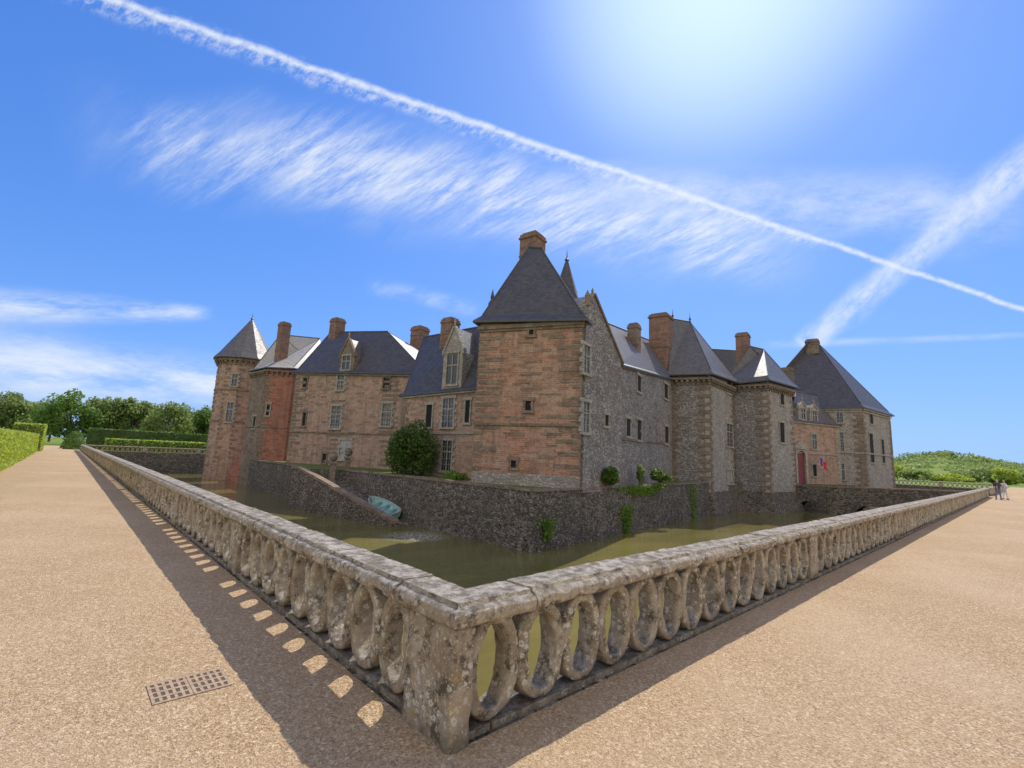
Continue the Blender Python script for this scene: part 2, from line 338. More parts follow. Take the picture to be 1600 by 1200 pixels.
def arm(axis,label,t0,t1,rc0,pitch,pierN,end,group='stone balustrades around the moat',org=(0,0)):
    root=thing('balustrade',label,'balustrade',(org[0]+(.2 if axis=='Y' else t0),org[1]+(t0 if axis=='Y' else .2),0),group)
    P=(lambda t,w,z:(org[0]+w,org[1]+t,z)) if axis=='Y' else (lambda t,w,z:(org[0]+t,org[1]+w,z))
    near=end>20 and t0<2 and org==(0,0)
    t=t0;i=0
    while t<t1-.3:
        L=min(1.2+random.uniform(-.1,.1),t1-t) if t<40 else min(3.6,t1-t)
        fine=near and t<9; st=.035 if fine else L
        k=max(1,int(L/st)); ts=[t+.006+(L-.012)*j/k for j in range(k+1)]
        rail_piece(P,ts,fine,root,i); t+=L; i+=1
    m=MB()
    a=P(.45 if near else t0,.105,0); b=P(t1,.375,.06); m.box(a[0],b[0],a[1],b[1],-.02,.036); m.build('plinth',STONE,root)
    cnt=0;k=0;fl=MB()
    while True:
        c=rc0+pitch*k
        if c>end: break
        if pierN and k%pierN==pierN-1:
            a=P(c-pitch*.42,.07,0);b=P(c+pitch*.42,.36,0)
            if c<45 or not near: rough_block('pier',a[0],b[0],a[1],b[1],.0,.715,.02,.05 if c<12 else .3,1 if c<12 else .3,root,seed=k)
            else: fl.box(a[0],b[0],a[1],b[1],.05,.715)
        else:
            if cnt<97:
                me=random.choice(RN) if (near and c<9) else (random.choice(RM) if near and c<26 else RL[0])
                o=bpy.data.objects.new('baluster',me); col.objects.link(o)
                o.location=P(c,.195+random.uniform(-.005,.005),.380); o.rotation_euler=(0,0,(PI/2 if axis=='Y' else 0)+(PI if random.random()<.5 else 0)+random.uniform(-.015,.015))
                o.scale=(pitch/.49,1,1); attach(o,root); cnt+=1
            else:
                m0=RL[0]; b0=len(fl.v); rot=(axis=='Y')
                for v in m0.vertices:
                    q=v.co; fl.v.append(tuple(Vector(P(c,.195,.380))+(Vector((q.y,q.x,q.z)) if rot else q)))
                for pl in m0.polygons:
                    fl.f.append(tuple(b0+x for x in pl.vertices)); fl.mi.append(0); fl.uv+=[(0,0)]*len(pl.vertices)
        k+=1
    if fl.v:
        o=fl.build('distant_balusters',STONE,root,smooth=False); o['kind']='stuff'
    return root
arm('Y','long lichened balustrade with oval openings running beside the hedge path',.76,91.6,.87,.5,10,91.2)
arm('X','long lichened balustrade with oval openings running towards the two walkers',.74,65.2,.45,.48,16,64.9)
root=thing('corner_pier','massive lichen spotted corner pier and capstone where both balustrades meet in the foreground','pier',(.2,.3,0))
rough_block('pier_block',.040,.215,.040,.60,-.06,.715,.028,.03,1.4,root,seed=5)
rough_block('pier_return',.06,.36,.30,.59,-.02,.71,.03,.05,1,root,seed=6)
def cornerfn(t,w,z):
    if t<0: return (-t,w,z)
    if t>0: return (w,t,z)
    return (w,w,z)
ts=[-.735+.03*i for i in range(10)]+[0]+[.45+.03*i for i in range(11)]
rail_piece(cornerfn,ts,True,root,77)
m=MB(); m.box(.11,.43,.11,.37,-.02,.034); m.box(.111,.37,.371,.75,-.02,.033); m.build('plinth',STONE,root)
arm('X','pale distant balustrade in front of the clipped dark hedges',0.6,60,1.0,.6,12,59,org=(0,YF-.4))
arm('Y','distant balustrade on the far right bank beyond the bridge',0.6,46,1.0,.6,12,45,org=(XR-.4,0))
arm('X','balustrade continuing behind the two walkers past the bridge',69.2,109,69.6,.48,16,108.5)
# drain grate
root=thing('drain_grate','rusty slotted iron drain grate set in the gravel beside the balustrade','drain',(-.97,1.93,0))
m=MB(); m.box(-1.215,-.725,1.76,2.12,.001,.003); m.build('drain_pit',PIT,root)
for s in (0,1):
    m=MB(); x0=-1.215+s*.247; x1=x0+.243; ys=[1.76,1.845,1.935,2.025,2.095]
    for y in ys: m.box(x0,x1,y,y+.026,.002,.0062)
    for i in range(6):
        xx=x0+i*(.243-.020)/5
        for ya,yb in zip(ys,ys[1:]): m.box(xx,xx+.020,ya+.026,yb,.002,.006)
    m.build('grate_panel',RUST,root)
# ---------------------------------------------------------------- castle helpers
class Wall:
    def __init__(s,a,b):
        s.a=Vector(a[:2]);s.b=Vector(b[:2]);d=s.b-s.a;s.L=d.length;s.d=d/s.L;s.n=Vector((s.d.y,-s.d.x))
    def p(s,u,z,o=0): q=s.a+s.d*u+s.n*o; return Vector((q.x,q.y,z))
    def hit(s,px,py):
        r=ray(px,py); n3=Vector((s.n.x,s.n.y,0)); t=(V3(s.a,0)-V3(CAM,0)).dot(n3)/r.dot(n3); h=CAM+r*t
        return ((Vector((h.x,h.y))-s.a).dot(s.d),h.z)
    def box(s,mb,u0,u1,z0,z1,o0,o1,m=0):
        mb.obox(s.p(u0,z0,o0),s.p(u1,z0,o0)-s.p(u0,z0,o0),s.p(u0,z0,o1)-s.p(u0,z0,o0),Vector((0,0,z1-z0)),m)
def walls_of(c): return [Wall(c[i],c[(i+1)%len(c)]) for i in range(len(c))]
def wall_mesh(c,z0,z1,mats,root,mi=None,name='wall'):
    m=MB();n=len(c)
    for i in range(n):
        a=c[i];b=c[(i+1)%n]; za=z0 if not isinstance(z0,list) else z0[i]; zb=z0 if not isinstance(z0,list) else z0[(i+1)%n]
        m.face([V3(a,za),V3(b,zb),V3(b,z1[(i+1)%n]),V3(a,z1[i])],mi[i] if mi else 0)
    m.face([V3(c[i],z1[i]) for i in range(n)],0)
    return m.build(name,mats,root)
def outset(c,o):
    n=len(c);res=[]
    for i in range(n):
        p=Vector(c[i]);a=(p-Vector(c[i-1])).normalized();b=(Vector(c[(i+1)%n])-p).normalized()
        na=Vector((a.y,-a.x));nb=Vector((b.y,-b.x)); k=(na+nb); k=k/max(.3,k.dot(na)); res.append(p+k*o)
    return res
def hip_roof(c,z,p,q,root,mat,over=.35,flare=.5,mats=None,fin=(),right=None):
    m=MB(); e=[V3(a,zz-.05) for a,zz in zip(outset(c,over),z)]; lo=[v-Vector((0,0,.14)) for v in e]
    r=[V3(a,zz+flare) for a,zz in zip(outset(c,-.08),z)]
    n=4
    for i in range(n):
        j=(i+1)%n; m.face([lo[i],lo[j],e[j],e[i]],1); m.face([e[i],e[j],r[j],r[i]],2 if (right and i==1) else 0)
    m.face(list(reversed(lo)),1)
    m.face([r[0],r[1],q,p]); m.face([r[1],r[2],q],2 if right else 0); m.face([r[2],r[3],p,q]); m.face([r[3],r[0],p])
    o=m.build('roof',[mat,LEAD]+([right] if right else []),root)
    d=(q-p)
    k=MB()
    if d.length>.3: k.tube(p,q,.09,.09,6)
    for (a,b) in ((r[0],p),(r[1],q),(r[2],q),(r[3],p)): k.tube(a,b,.06,.06,5)
    k.build('ridge_flashing',LEAD,o)
    for f in (p,q)[:len(fin)*2]:
        h=fin[0]; mm=MB(); mm.lathe(f-Vector((0,0,.1)),[(.16,0),(.10,.25),(.05,.3),(.16,.45),(.05,.62),(.03,h*.7),(0,h)],8); mm.build('finial',LEAD,o)
    return o
E1=(R*.809-F*.588); E2=(R*.588+F*.809)
def chimney(root,px0,px1,pt,pb,D,mat,name='chimney'):
    a=Q(px0,pt,D);b=Q(px1,pt,D); w=(b-a).length/1.397; z1=(a.z+b.z)/2; z0=Q((px0+px1)/2,pb,D).z; c=(a+b)/2; c.z=0
    m=MB()
    def blk(w,z0,z1,mi): m.obox(c-E1*w/2-E2*w/2+Vector((0,0,z0)),E1*w,E2*w,Vector((0,0,z1-z0)),mi)
    h=z1-z0
    blk(w,z0-1.0,z1-.55,0); blk(w*1.12,z1-.55,z1-.40,0); blk(w*1.02,z1-.40,z1-.16,0); blk(w*.84,z1-.16,z1,1)
    blk(w*1.06,z0+h*.35,z0+h*.35+.12,1)
    return m.build(name,[mat,QUOIN],root)
def win(root,W,px,py,wp,hp,style='cross',glass=None,name='window',sur=None,pr=.09):
    u0,z1=W.hit(px-wp/2,py-hp/2); u1,_=W.hit(px+wp/2,py-hp/2); _,z0=W.hit(px,py+hp/2); _,z1=W.hit(px,py-hp/2)
    if u1<u0: u0,u1=u1,u0
    t=.17 if style!='slot' else .13
    m=MB(); W.box(m,u0-t,u0,z0-.02,z1+.02,-.05,pr); W.box(m,u1,u1+t,z0-.02,z1+.02,-.05,pr); W.box(m,u0-t-.1,u1+t+.1,z1+.02,z1+.26,-.05,pr+.03); W.box(m,u0-t-.1,u1+t+.1,z0-.20,z0-.02,-.05,pr+.06)
    zz=z0;k=0
    while zz<z1-.2 and style!='slot':
        if k%2==0: W.box(m,u0-t-.22,u0-t,zz,min(zz+.3,z1),-.05,pr-.03); W.box(m,u1+t,u1+t+.22,zz,min(zz+.3,z1),-.05,pr-.03)
        zz+=.3;k+=1
    o=m.build(name,sur or TRIM,root)
    g=MB(); W.box(g,u0,u1,z0-.02,z1+.02,-.02,.012); g.build('glass',glass or (GLASS if style!='slot' else DARK),o)
    if style in('cross','grid'):
        k=MB(); um=(u0+u1)/2; W.box(k,um-.045,um+.045,z0-.02,z1+.02,.013,.06)
        zt=z0+(z1-z0)*.64; W.box(k,u0,um-.046,zt-.045,zt+.045,.014,.055); W.box(k,um+.046,u1,zt-.045,zt+.045,.014,.055)
        k.build('mullion',TRIM if style=='cross' else WOODW,o)
        s=MB()
        for (a,b) in ((u0,um-.046),(um+.046,u1)):
            mid=(a+b)/2; W.box(s,mid-.012,mid+.012,z0,z1,.013,.03)
            n=max(3,int((z1-z0)/.42))
            for i in range(1,n):
                zq=z0+(z1-z0)*i/n; W.box(s,a,mid-.013,zq-.011,zq+.011,.0135,.029); W.box(s,mid+.013,b,zq-.011,zq+.011,.0135,.029)
        s.build('glazing_bars',WOODW,o)
    return o
def quoins(m,W,side,z0,z1,L0=.55,L1=1.0,h=.34,pr=.035,gap=.0,skip=0,mi=0):
    z=z0;k=0
    while z<z1-.1:
        hh=min(h*random.uniform(.85,1.15),z1-z)
        L=(L1 if k%2 else L0)*random.uniform(.85,1.15)
        if random.random()>=skip:
            if side==0: W.box(m,-pr,L,z,z+hh-.015,-.02,pr+random.uniform(0,.01),mi)
            else: W.box(m,W.L-L,W.L+pr*.9,z,z+hh-.015,-.02,pr+.002+random.uniform(0,.01),mi)
        z+=hh+gap;k+=1
def course(m,W,za,zb,h=.18,pr=.10,u0=0,u1=None,ext=.0,mi=0):
    u1=W.L if u1 is None else u1; o=W.p(u0-ext,za,-.03); a=W.p(u1+ext,zb,-.03)-o; b=W.p(u0-ext,za,pr)-o
    m.obox(o,a,b,Vector((0,0,h)),mi)
def corbels(m,W,z,h=.55,pr=.38,step=.55,w=.26,top=.22):
    n=max(2,int(W.L/step)); 
    for i in range(n+1):
        u=i*W.L/n; W.box(m,u-w/2,u+w/2,z-h,z-h*.45,-.02,pr*.5); W.box(m,u-w/2,u+w/2,z-h*.45,z,-.02,pr)
    W.box(m,-pr-.02,W.L+pr+.02,z,z+top,-.02,pr+.05)
def unit(name,label,c,z0,z1,mats,mi=None,cat='tower'):
    cx=sum((Vector(p) for p in c),Vector((0,0)))/len(c)
    root=thing(name,label,cat,(cx.x,cx.y,z0 if not isinstance(z0,list) else min(z0)))
    wall_mesh(c,z0,z1,mats,root,mi); return root,walls_of(c)
def dormer(root,W,px,pyb,wp,hp,gp,mat,back=2.6):
    u0,z0=W.hit(px-wp/2,pyb);u1,_=W.hit(px+wp/2,pyb);_,z1=W.hit(px,pyb-hp);_,z2=W.hit(px,pyb-hp-gp);um=(u0+u1)/2
    m=MB(); o=.06
    fr=[W.p(u0,z0-.3,o),W.p(u1,z0-.3,o),W.p(u1,z1,o),W.p(um,z2,o),W.p(u0,z1,o)]; bk=[W.p(u0,z0-.3,-back),W.p(u1,z0-.3,-back),W.p(u1,z1,-back),W.p(um,z2,-back),W.p(u0,z1,-back)]
    m.face(fr); m.face([bk[0],fr[0],fr[4],bk[4]]); m.face([fr[1],bk[1],bk[2],fr[2]])
    for (a,b) in ((fr[4],fr[3]),(fr[3],fr[2])):
        s=(b-a); n=V3(W.n,0); up=s.cross(n).normalized(); up=up if up.z>0 else -up
        m.obox(a-n*.2,s,n*.3,up*.16,1)
    for u in (u0,u1): 
        W.box(m,u-.14,u+.14,z1-.15,z1+.35,-.2,.14,1)
    d=m.build('dormer',[mat,TRIM if mat is not QUOIN else QUOIN],root)
    r=MB(); r.face([fr[4]-V3(W.n,0)*.2,fr[3]-V3(W.n,0)*.2,bk[3],bk[4]]); r.face([fr[3]-V3(W.n,0)*.2,fr[2]-V3(W.n,0)*.2,bk[2],bk[3]]); r.build('dormer_roof',SLATEL,d)
    fm=MB(); fm.lathe(fr[3]+Vector((0,0,.1)),[(.1,0),(.06,.2),(.12,.35),(0,.8)],6); fm.build('finial',TRIM,d)
    k=MB(); ww=(u1-u0)*.27; W.box(k,um-ww,um+ww,z0+.2,z1-.15,o,o+.012); k.build('glass',GLASS,d)
    k=MB(); W.box(k,um-ww-.14,um-ww,z0+.1,z1-.05,o,o+.09);W.box(k,um+ww,um+ww+.14,z0+.1,z1-.05,o,o+.09);W.box(k,um-ww-.2,um+ww+.2,z1-.05,z1+.14,o,o+.13);W.box(k,um-ww-.2,um+ww+.2,z0-.05,z0+.1,o,o+.13)
    W.box(k,um-.05,um+.05,z0+.2,z1-.15,o+.013,o+.07); zt=z0+(z1-z0)*.62; W.box(k,um-ww,um-.051,zt-.05,zt+.05,o+.013,o+.07); W.box(k,um+.051,um+ww,zt-.05,zt+.05,o+.013,o+.07); k.build('window_surround',TRIM,d)
    return d
# ---------------------------------------------------------------- A corner pavilion
A0=XY(737,752,32.5);A1=XY(905,765,29.9);A2=SD(6.3,35.0);A3=SD(-.3,38.1)
cA=[A0,A1,A2,A3]; zA=[11.2,10.85,10.9,11.1]
root,w=unit('corner_pavilion','tall rosy brick corner pavilion with steep dark pyramid roof, nearest the foreground corner',cA,-.2,zA,[BRICK,GREY],[0,1,0,0])
W0=w[0]
m=MB(); quoins(m,W0,0,.9,10.3,.6,1.6,.27,.03,.12,.12); quoins(m,W0,1,.9,10.3,.6,1.5,.27,.03,.12,.12); quoins(m,w[1],0,0,10.3,.4,.8,.33,.032); m.build('quoins',QUOIN,root)
m=MB()
for i in range(26):
    z=random.uniform(.9,10.2); u=random.uniform(0,5.5); L=random.uniform(.5,1.6); W0.box(m,u,u+L,z,z+random.choice((.11,.18)),-.02,.016+random.uniform(0,.008))
m.build('stone_bands',QUOIN,root)
m=MB(); W0.box(m,-.02,W0.L+.02,-.2,.75,-.03,.06); m.build('rubble_base',PALEG,root)
_,za=W0.hit(737,661);_,zb=W0.hit(907,670)
m=MB(); course(m,W0,(za+zb)/2,(za+zb)/2,.16,.13,ext=.1); W0.box(m,-.1,W0.L+.1,10.35,10.52,-.02,.10); W0.box(m,-.14,W0.L+.14,10.52,10.78,-.02,.2); m.build('string_courses',QUOIN,root)
win(root,W0,831,516,7,14,'slot',sur=QUOIN);win(root,W0,826,634,9,14,'slot',sur=QUOIN);win(root,W0,803,725,8,10,'slot',sur=QUOIN)
p=Q(826,386,34.6);q=Q(846,388,33.9)
rf=hip_roof(cA,zA,p,q,root,SLATE,.42,.45)
chimney(root,813,853,367,425,35.6,BRICKC)
m=MB(); b=Q(769,474,35.5); m.lathe(b-Vector((0,0,1)),[(.3,0),(.3,1.0),(.12,1.3),(.16,1.5),(0,2.2)],8); m.build('finial',LEAD,root)
b=Q(884,470,39.5); root=thing('spire_turret','slender dark spire with tall finial rising behind the corner pavilion','turret',(b.x,b.y,8))
m=MB(); m.lathe((b.x,b.y,0),[(1.15,8),(1.15,b.z-.1)],8); m.build('wall',QUOIN,root)
tz=Q(880,407,39.5).z; m=MB(); m.lathe((b.x,b.y,0),[(0,b.z-.1),(1.4,b.z-.1),(1.05,b.z+.5),(.12,tz),(0,tz)],8); m.build('roof',SLATE,root)
m=MB(); m.lathe((b.x,b.y,tz-.1),[(.1,0),(.22,.15),(.06,.35),(.03,.8),(0,1.2)],8); m.build('finial',LEAD,root)
# ---------------------------------------------------------------- G gabled bay and R1 grey wing
WG=Wall(A1,SD(8.1,34.9)); g0=WG.p(.25,0,.12); g1=WG.p(WG.L,0,.12); bk=Vector((E1.x,E1.y))*-7.5
cG=[g0.xy,g1.xy,g1.xy+bk,g0.xy+bk]
root=thing('gabled_bay','grey stone bay with steep pointed gable and two mullioned windows beside the corner pavilion','castle wing',(g1.x-2,g1.y,0))
WG=Wall(cG[0],cG[1]); m=MB()
zt=Zp(925,458,30.9)-.15; uP=1.0
m.face([WG.p(0,-.2),WG.p(WG.L,-.2),WG.p(WG.L,9.0),WG.p(uP,zt),WG.p(0,zt-.9)])
m.face([WG.p(WG.L,-.2),V3(cG[2],-.2),V3(cG[2],9.0),WG.p(WG.L,9.0)]); m.face([V3(cG[3],-.2),WG.p(0,-.2),WG.p(0,zt-.9),V3(cG[3],zt-.9)])
m.build('wall',GREY,root)
m=MB(); pk=WG.p(uP,zt); ft=WG.p(WG.L,9.0); s=ft-pk; n3=V3(WG.n,0); up=n3.cross(s).normalized(); up=up if up.z>0 else -up
m.obox(pk-n3*.3,s,n3*.42,up*.18); lf=WG.p(0,zt-.9); s=pk-lf; up=Vector((0,0,1)); m.obox(lf-n3*.3,s,n3*.42,up*.16)
m.lathe(pk+Vector((0,0,.05))-n3*.1,[(.10,0),(.06,.15),(.10,.24),(0,.5)],6); q0=WG.p(.1,zt-1); m.lathe(q0,[(.16,0),(.16,.6),(.2,.66),(0,1.1)],6); m.build('coping',QUOIN,root)
m=MB(); b3=V3(bk,0); m.face([pk,ft+Vector((0,0,.02)),ft+b3,pk+b3]); m.face([lf,pk,pk+b3,lf+b3]); m.build('roof',SLATEL,root)
win(root,WG,916,562,9,42,'cross');win(root,WG,915,652,9,46,'cross')
c0=SD(8.1,34.9);c1=SD(17.9,52.5);cR=[c0,c1,c1+bk*1.1,c0+bk*1.1]; zR=[9.0,11.3,11.3,9.0]
root,w=unit('stone_wing','long grey rubble wing with slate roof between the gabled bay and the first entrance tower',cR,-.2,zR,[GREY],cat='castle wing')
WR=w[0]
p=Q(944,503,40.5);q=Q(1020,534,57)
hip_roof(cR,zR,p,q,root,SLATEL,.25,.2)
_,za=WG.hit(912,683);_,zb=WR.hit(1048,694)
m=MB(); course(m,WR,za+.15,zb,.15,.12); m.build('string_course',QUOIN,root)
m=MB(); course(m,WR,8.75,11.05,.22,.16); m.build('cornice',QUOIN,root)
m=MB()
for i in range(30):
    u=random.uniform(.5,WR.L-1.6); z=random.uniform(.3,8.4); WR.box(m,u,u+random.uniform(.4,1.0),z,z+random.uniform(.2,.3),-.02,.018)
m.build('dressed_blocks',QUOIN,root)
for a in ((998,600,6,24),(1040,612,6,22),(981,668,7,26),(998,672,7,30),(1041,680,6,26)): win(root,WR,*a,style='slot',sur=TRIM)
win(root,WG,947,657,6,16,'slot',sur=TRIM)
chimney(root,980,1002,506,560,45,QUOIN); chimney(root,1013,1052,492,575,54,BRICKC)
# ---------------------------------------------------------------- B and C entrance towers
def etower(name,label,c,z1,wins,rp,rq,corb,mis,fin=(1.4,)):
    root,w=unit(name,label,c,WATER-.2,z1,[GREY,PALEG],mis)
    m=MB()
    z=-1.5;k=0
    while z<corb-1:
        L=1.25 if k%2==0 else .45
        if k%2==0: w[0].box(m,w[0].L-L*random.uniform(.85,1.1),w[0].L+.05,z,z+.42,-.02,.06)
        w[1].box(m,-.045,(.8 if k%2 else .4)*random.uniform(.85,1.1),z+.002,z+.40,-.02,.055); z+=.44;k+=1
    m.build('quoins',QUOIN,root)
    m=MB(); z=-1.06
    while z<corb-1: w[0].box(m,w[0].L-.5,w[0].L+.03,z,z+.42,-.02,.045); z+=.88
    m.build('pale_quoins',TRIM,root)
    m=MB(); quoins(m,w[0],0,-1,corb-.8,.3,.6,.36,.04); quoins(m,w[1],1,-1,corb-.8,.4,.8,.36,.04,.3); m.build('side_quoins',QUOIN,root)
    m=MB(); 
    for W in w: corbels(m,W,corb)
    m.build('corbel_table',QUOIN,root)
    m=MB()
    cc=[Vector(p) for p in c]; lo=outset(cc,.7); hi=outset(cc,.03)
    for i in range(4):
        j=(i+1)%4; m.face([V3(lo[i],WATER-.2),V3(lo[j],WATER-.2),V3(hi[j],-.9),V3(hi[i],-.9)])
    m.build('battered_foot',MOATW,root)
    hip_roof(outset(cc,.3),z1,rp,rq,root,SLATEL,.3,.5,fin=fin)
    for (wi,*a) in wins: win(root,w[wi],*a)
    return root,w
B0=SD(17.9,52.5);B1=SD(21.5,51);B2=SD(26.8,57);B3=SD(23.2,58.5)
rB,wB=etower('entrance_tower','corbelled grey square tower with striped quoins beside the long rubble wing',[B0,B1,B2,B3],[11.75,11.75,12.1,12.1],
   ((1,1139,680,9,34,'cross'),(1,1140,745,9,20,'cross',PALEGL),(1,1138,604,7,20,'slot')),Q(1051,498,55.5),Q(1078,503,56.5),11.1,[0,1,1,0])
C0=SD(27.2,58.6);C1=SD(30.5,56);C2=SD(36.0,60.2);C3=SD(32.8,63)
rC,wC=etower('entrance_tower','corbelled grey square tower with striped quoins next to the red entrance door',[C0,C1,C2,C3],[12.0,12.3,12.3,12.1],
   ((1,1221,676,7,30,'slot'),(1,1221,622,6,20,'slot')),Q(1172,541,60.5),Q(1193,546,61),11.55,[0,1,1,0],fin=())
c=[SD(21,64),SD(33,66.5),SD(31,72),SD(19,70)]; root,w=unit('inner_range','slate roofed inner range showing between the two entrance towers',c,0,[12.5]*4,[GREY],cat='castle wing')
hip_roof(c,[12.5]*4,Q(1105,545,67.5),Q(1168,549,68.5),root,SLATE,.3,.2)
chimney(root,1148,1173,521,600,62,BRICKC); chimney(root,1218,1241,575,610,66,QUOIN)
# ---------------------------------------------------------------- R2 entrance wing
c=[SD(37.0,62.6),SD(46.6,67.2),SD(44,73),SD(34.4,68.5)]; zz=[8.4]*4
root,w=unit('entrance_wing','low dull brick and stone entrance wing with red door, pediment and small dormers',c,WATER-.2,zz,[PALEG,BRICKP],[1,0,0,0],cat='castle wing')
W=w[0]
hip_roof(c,zz,Q(1244,612,67),Q(1300,622,71),root,SLATEL,.3,.2)
m=MB(); quoins(m,W,1,-1,8,.5,.9,.36,.04); m.build('quoins',TRIM,root)
m=MB(); course(m,W,8.0,8.0,.25,.18); course(m,W,4.0,4.0,.18,.1); m.build('string_courses',TRIM,root)
dormer(root,W,1254,656,12,18,9,TRIM,2.0);dormer(root,W,1272,660,12,18,9,TRIM,2.0)
u,zt=W.hit(1249,708);_,zb=W.hit(1249,762)
m=MB(); W.box(m,u-.85,u+.85,zb,zt-.4,.01,.05); 
pts=[W.p(u+.85*math.cos(PI*k/10),zt-.4+.7*math.sin(PI*k/10),.05) for k in range(11)]; m.face(pts)
d=m.build('door',RED,root)
m=MB(); W.box(m,u-1.2,u-.86,zb,zt+.5,-.02,.30);W.box(m,u+.86,u+1.2,zb,zt+.5,-.02,.30);W.box(m,u-1.4,u+1.4,zt+.5,zt+.8,-.02,.40)
for k in range(10):
    a0,a1=PI*k/10,PI*(k+1)/10; m.face([W.p(u+.85*math.cos(a0),zt-.4+.7*math.sin(a0),.28),W.p(u+.87*(1 if k<5 else -1),zt+.5,.28),W.p(u+.85*math.cos(a1),zt-.4+.7*math.sin(a1),.28)])
m.face([W.p(u-.87,zt+.5,.279),W.p(u,zt+.3,.279),W.p(u+.87,zt+.5,.279)])
a=W.p(u-1.4,zt+.8,.36);b=W.p(u+1.4,zt+.8,.36);t=W.p(u,zt+1.75,.36);n3=V3(W.n,0)
m.face([a,b,t]);m.face([b,b-n3*.3,t-n3*.3,t]);m.face([a-n3*.3,a,t,t-n3*.3]); m.build('pediment',TRIM,root)
win(root,W,1271,690,7,22,'cross');win(root,W,1272,735,6,18,'slot')
fb=W.p(u+1.6,2.0,.1); ft=W.p(u+2.3,3.6,1.3)
root=thing('flag','small French tricolour on a slanted pole beside the red door','flag',fb)
m=MB(); m.tube(fb,ft,.035,.025,6); m.lathe(ft,[(.05,0),(.07,.06),(0,.15)],6); m.build('pole',WOODW,root)
FB=simple('flag_blue',(.02,.05,.28),.8);FW=simple('flag_white',(.8,.8,.8),.8,0,.03);FR=simple('flag_red',(.6,.02,.03),.8)
dd=V3(W.d,0)
for i,(mt,nm) in enumerate(((FB,'blue_band'),(FW,'white_band'),(FR,'red_band'))):
    m=MB()
    for j in range(4):
        x0=(i+j/4)*.42;x1=(i+(j+1)/4)*.42
        f=lambda x:ft+dd*x*.8+n3*(.12*math.sin(x*6))-Vector((0,0,.1+x*.45))
        m.face([f(x0)-Vector((0,0,1.0)),f(x1)-Vector((0,0,1.0)),f(x1),f(x0)])
    m.build(nm,mt,root)
# ---------------------------------------------------------------- D end pavilion
c=[SD(37,72),SD(49.2,66),SD(59.2,73.6),SD(47,79.6)]; zz=[10.9,10.9,10.9,10.9]
root,w=unit('end_pavilion','large grey end pavilion with tall dark pyramid roof at the right end of the castle',c,WATER-.2,zz,[PALEG],cat='tower')
p=Q(1262,535,74.5);q=Q(1277,535,75.5)
hip_roof(c,zz,p,q,root,SLATE,.45,.5)
chimney(root,1257,1281,531,545,75,QUOIN)
m=MB()
for W in w[:2]: course(m,W,10.2,10.2,.2,.16);course(m,W,10.5,10.5,.3,.3);course(m,W,4.4,4.4,.2,.12)
m.build('cornice',TRIM,root)
m=MB(); quoins(m,w[0],1,-3,10,.6,1.1,.4,.05);quoins(m,w[1],0,-3,10,.6,1.1,.4,.052);quoins(m,w[1],1,-3,10,.6,1.1,.4,.05); m.build('quoins',QUOIN,root)
for a in ((1311,648,9,24),(1312,690,10,28),(1314,737,9,24)): win(root,w[0],*a,'cross')
for a in ((1360,700,6,44),(1378,705,4,36),(1360,652,5,20)): win(root,w[1],*a,'slot')
m=MB(); x=Q(1330,612,71); m.lathe(x,[(.35,0),(.35,.6),(0,1.5)],4); m.build('lucarne',LEAD,root)
# ---------------------------------------------------------------- W2 link wing
c0=XY(620,738,42);c1=XY(752,752,37); nb=Vector((-(c1-c0).y,(c1-c0).x)).normalized(); c=[c0,c1,c1+nb*8,c0+nb*8]; zz=[6.85,7.2,7.2,6.85]
root,w=unit('link_wing','low brick wing with big slate roof and tall stone dormer left of the corner pavilion',c,-.3,zz,[BRICKP,TRIM],cat='castle wing')
W=w[0]
p=Q(662,527,47);q=Q(748,511,41.5)
hip_roof(c,zz,p,q,root,SLATE,.3,.25)
m=MB(); course(m,W,6.5,6.85,.25,.16); course(m,W,3.4,3.45,.15,.1); m.build('string_courses',TRIM,root)
m=MB(); quoins(m,W,0,0,6.4,.5,.9,.33,.035); m.build('quoins',QUOIN,root)
dormer(root,W,706,604,30,52,40,TRIM,3.5)
win(root,W,672,650,9,34,'slot',sur=TRIM);win(root,W,702,645,16,44,'cross');win(root,W,732,643,7,34,'slot',sur=TRIM);win(root,W,700,712,14,46,'cross')
chimney(root,690,719,498,540,43.5,BRICKC)
# ---------------------------------------------------------------- W1 brick wing
c0=XY(448,716,57);c1=XY(652,738,47); nb=Vector((-(c1-c0).y,(c1-c0).x)).normalized(); c=[c0,c1,c1+nb*8.5,c0+nb*8.5]; zz=[10.95,9.75,9.75,10.95]
root,w=unit('brick_wing','long banded brick wing with dark hipped slate roof and small stone dormer',c,-.3,zz,[BRICKP],cat='castle wing')
W=w[0]
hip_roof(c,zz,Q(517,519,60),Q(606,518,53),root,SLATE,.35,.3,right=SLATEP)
m=MB(); quoins(m,W,0,0,10.2,.8,1.9,.3,.03,.14,.1); quoins(m,W,1,0,9.2,.5,1,.3,.03,.3); 
for u in (XY(527,650,53)-c0).dot(W.d),(XY(606,650,49)-c0).dot(W.d):
    for i in range(20): 
        if random.random()<.8: z=.3+i*.48; L=random.uniform(.7,1.6); W.box(m,u-L,u+L*.9,z,z+.25,-.02,.02)
for i in range(20):
    z=random.uniform(.5,9);x=random.uniform(1,W.L-3); W.box(m,x,x+random.uniform(.6,1.6),z,z+.18,-.02,.014)
m.build('quoins',QUOIN,root)
_,za=W.hit(450,673);_,zb=W.hit(612,683)
m=MB(); course(m,W,(za*.6+zb*.4),(zb*.6+za*.4),.16,.12); course(m,W,10.55,9.35,.3,.2); m.build('string_courses',QUOIN,root)
dormer(root,W,541,580,22,24,26,QUOIN,3)
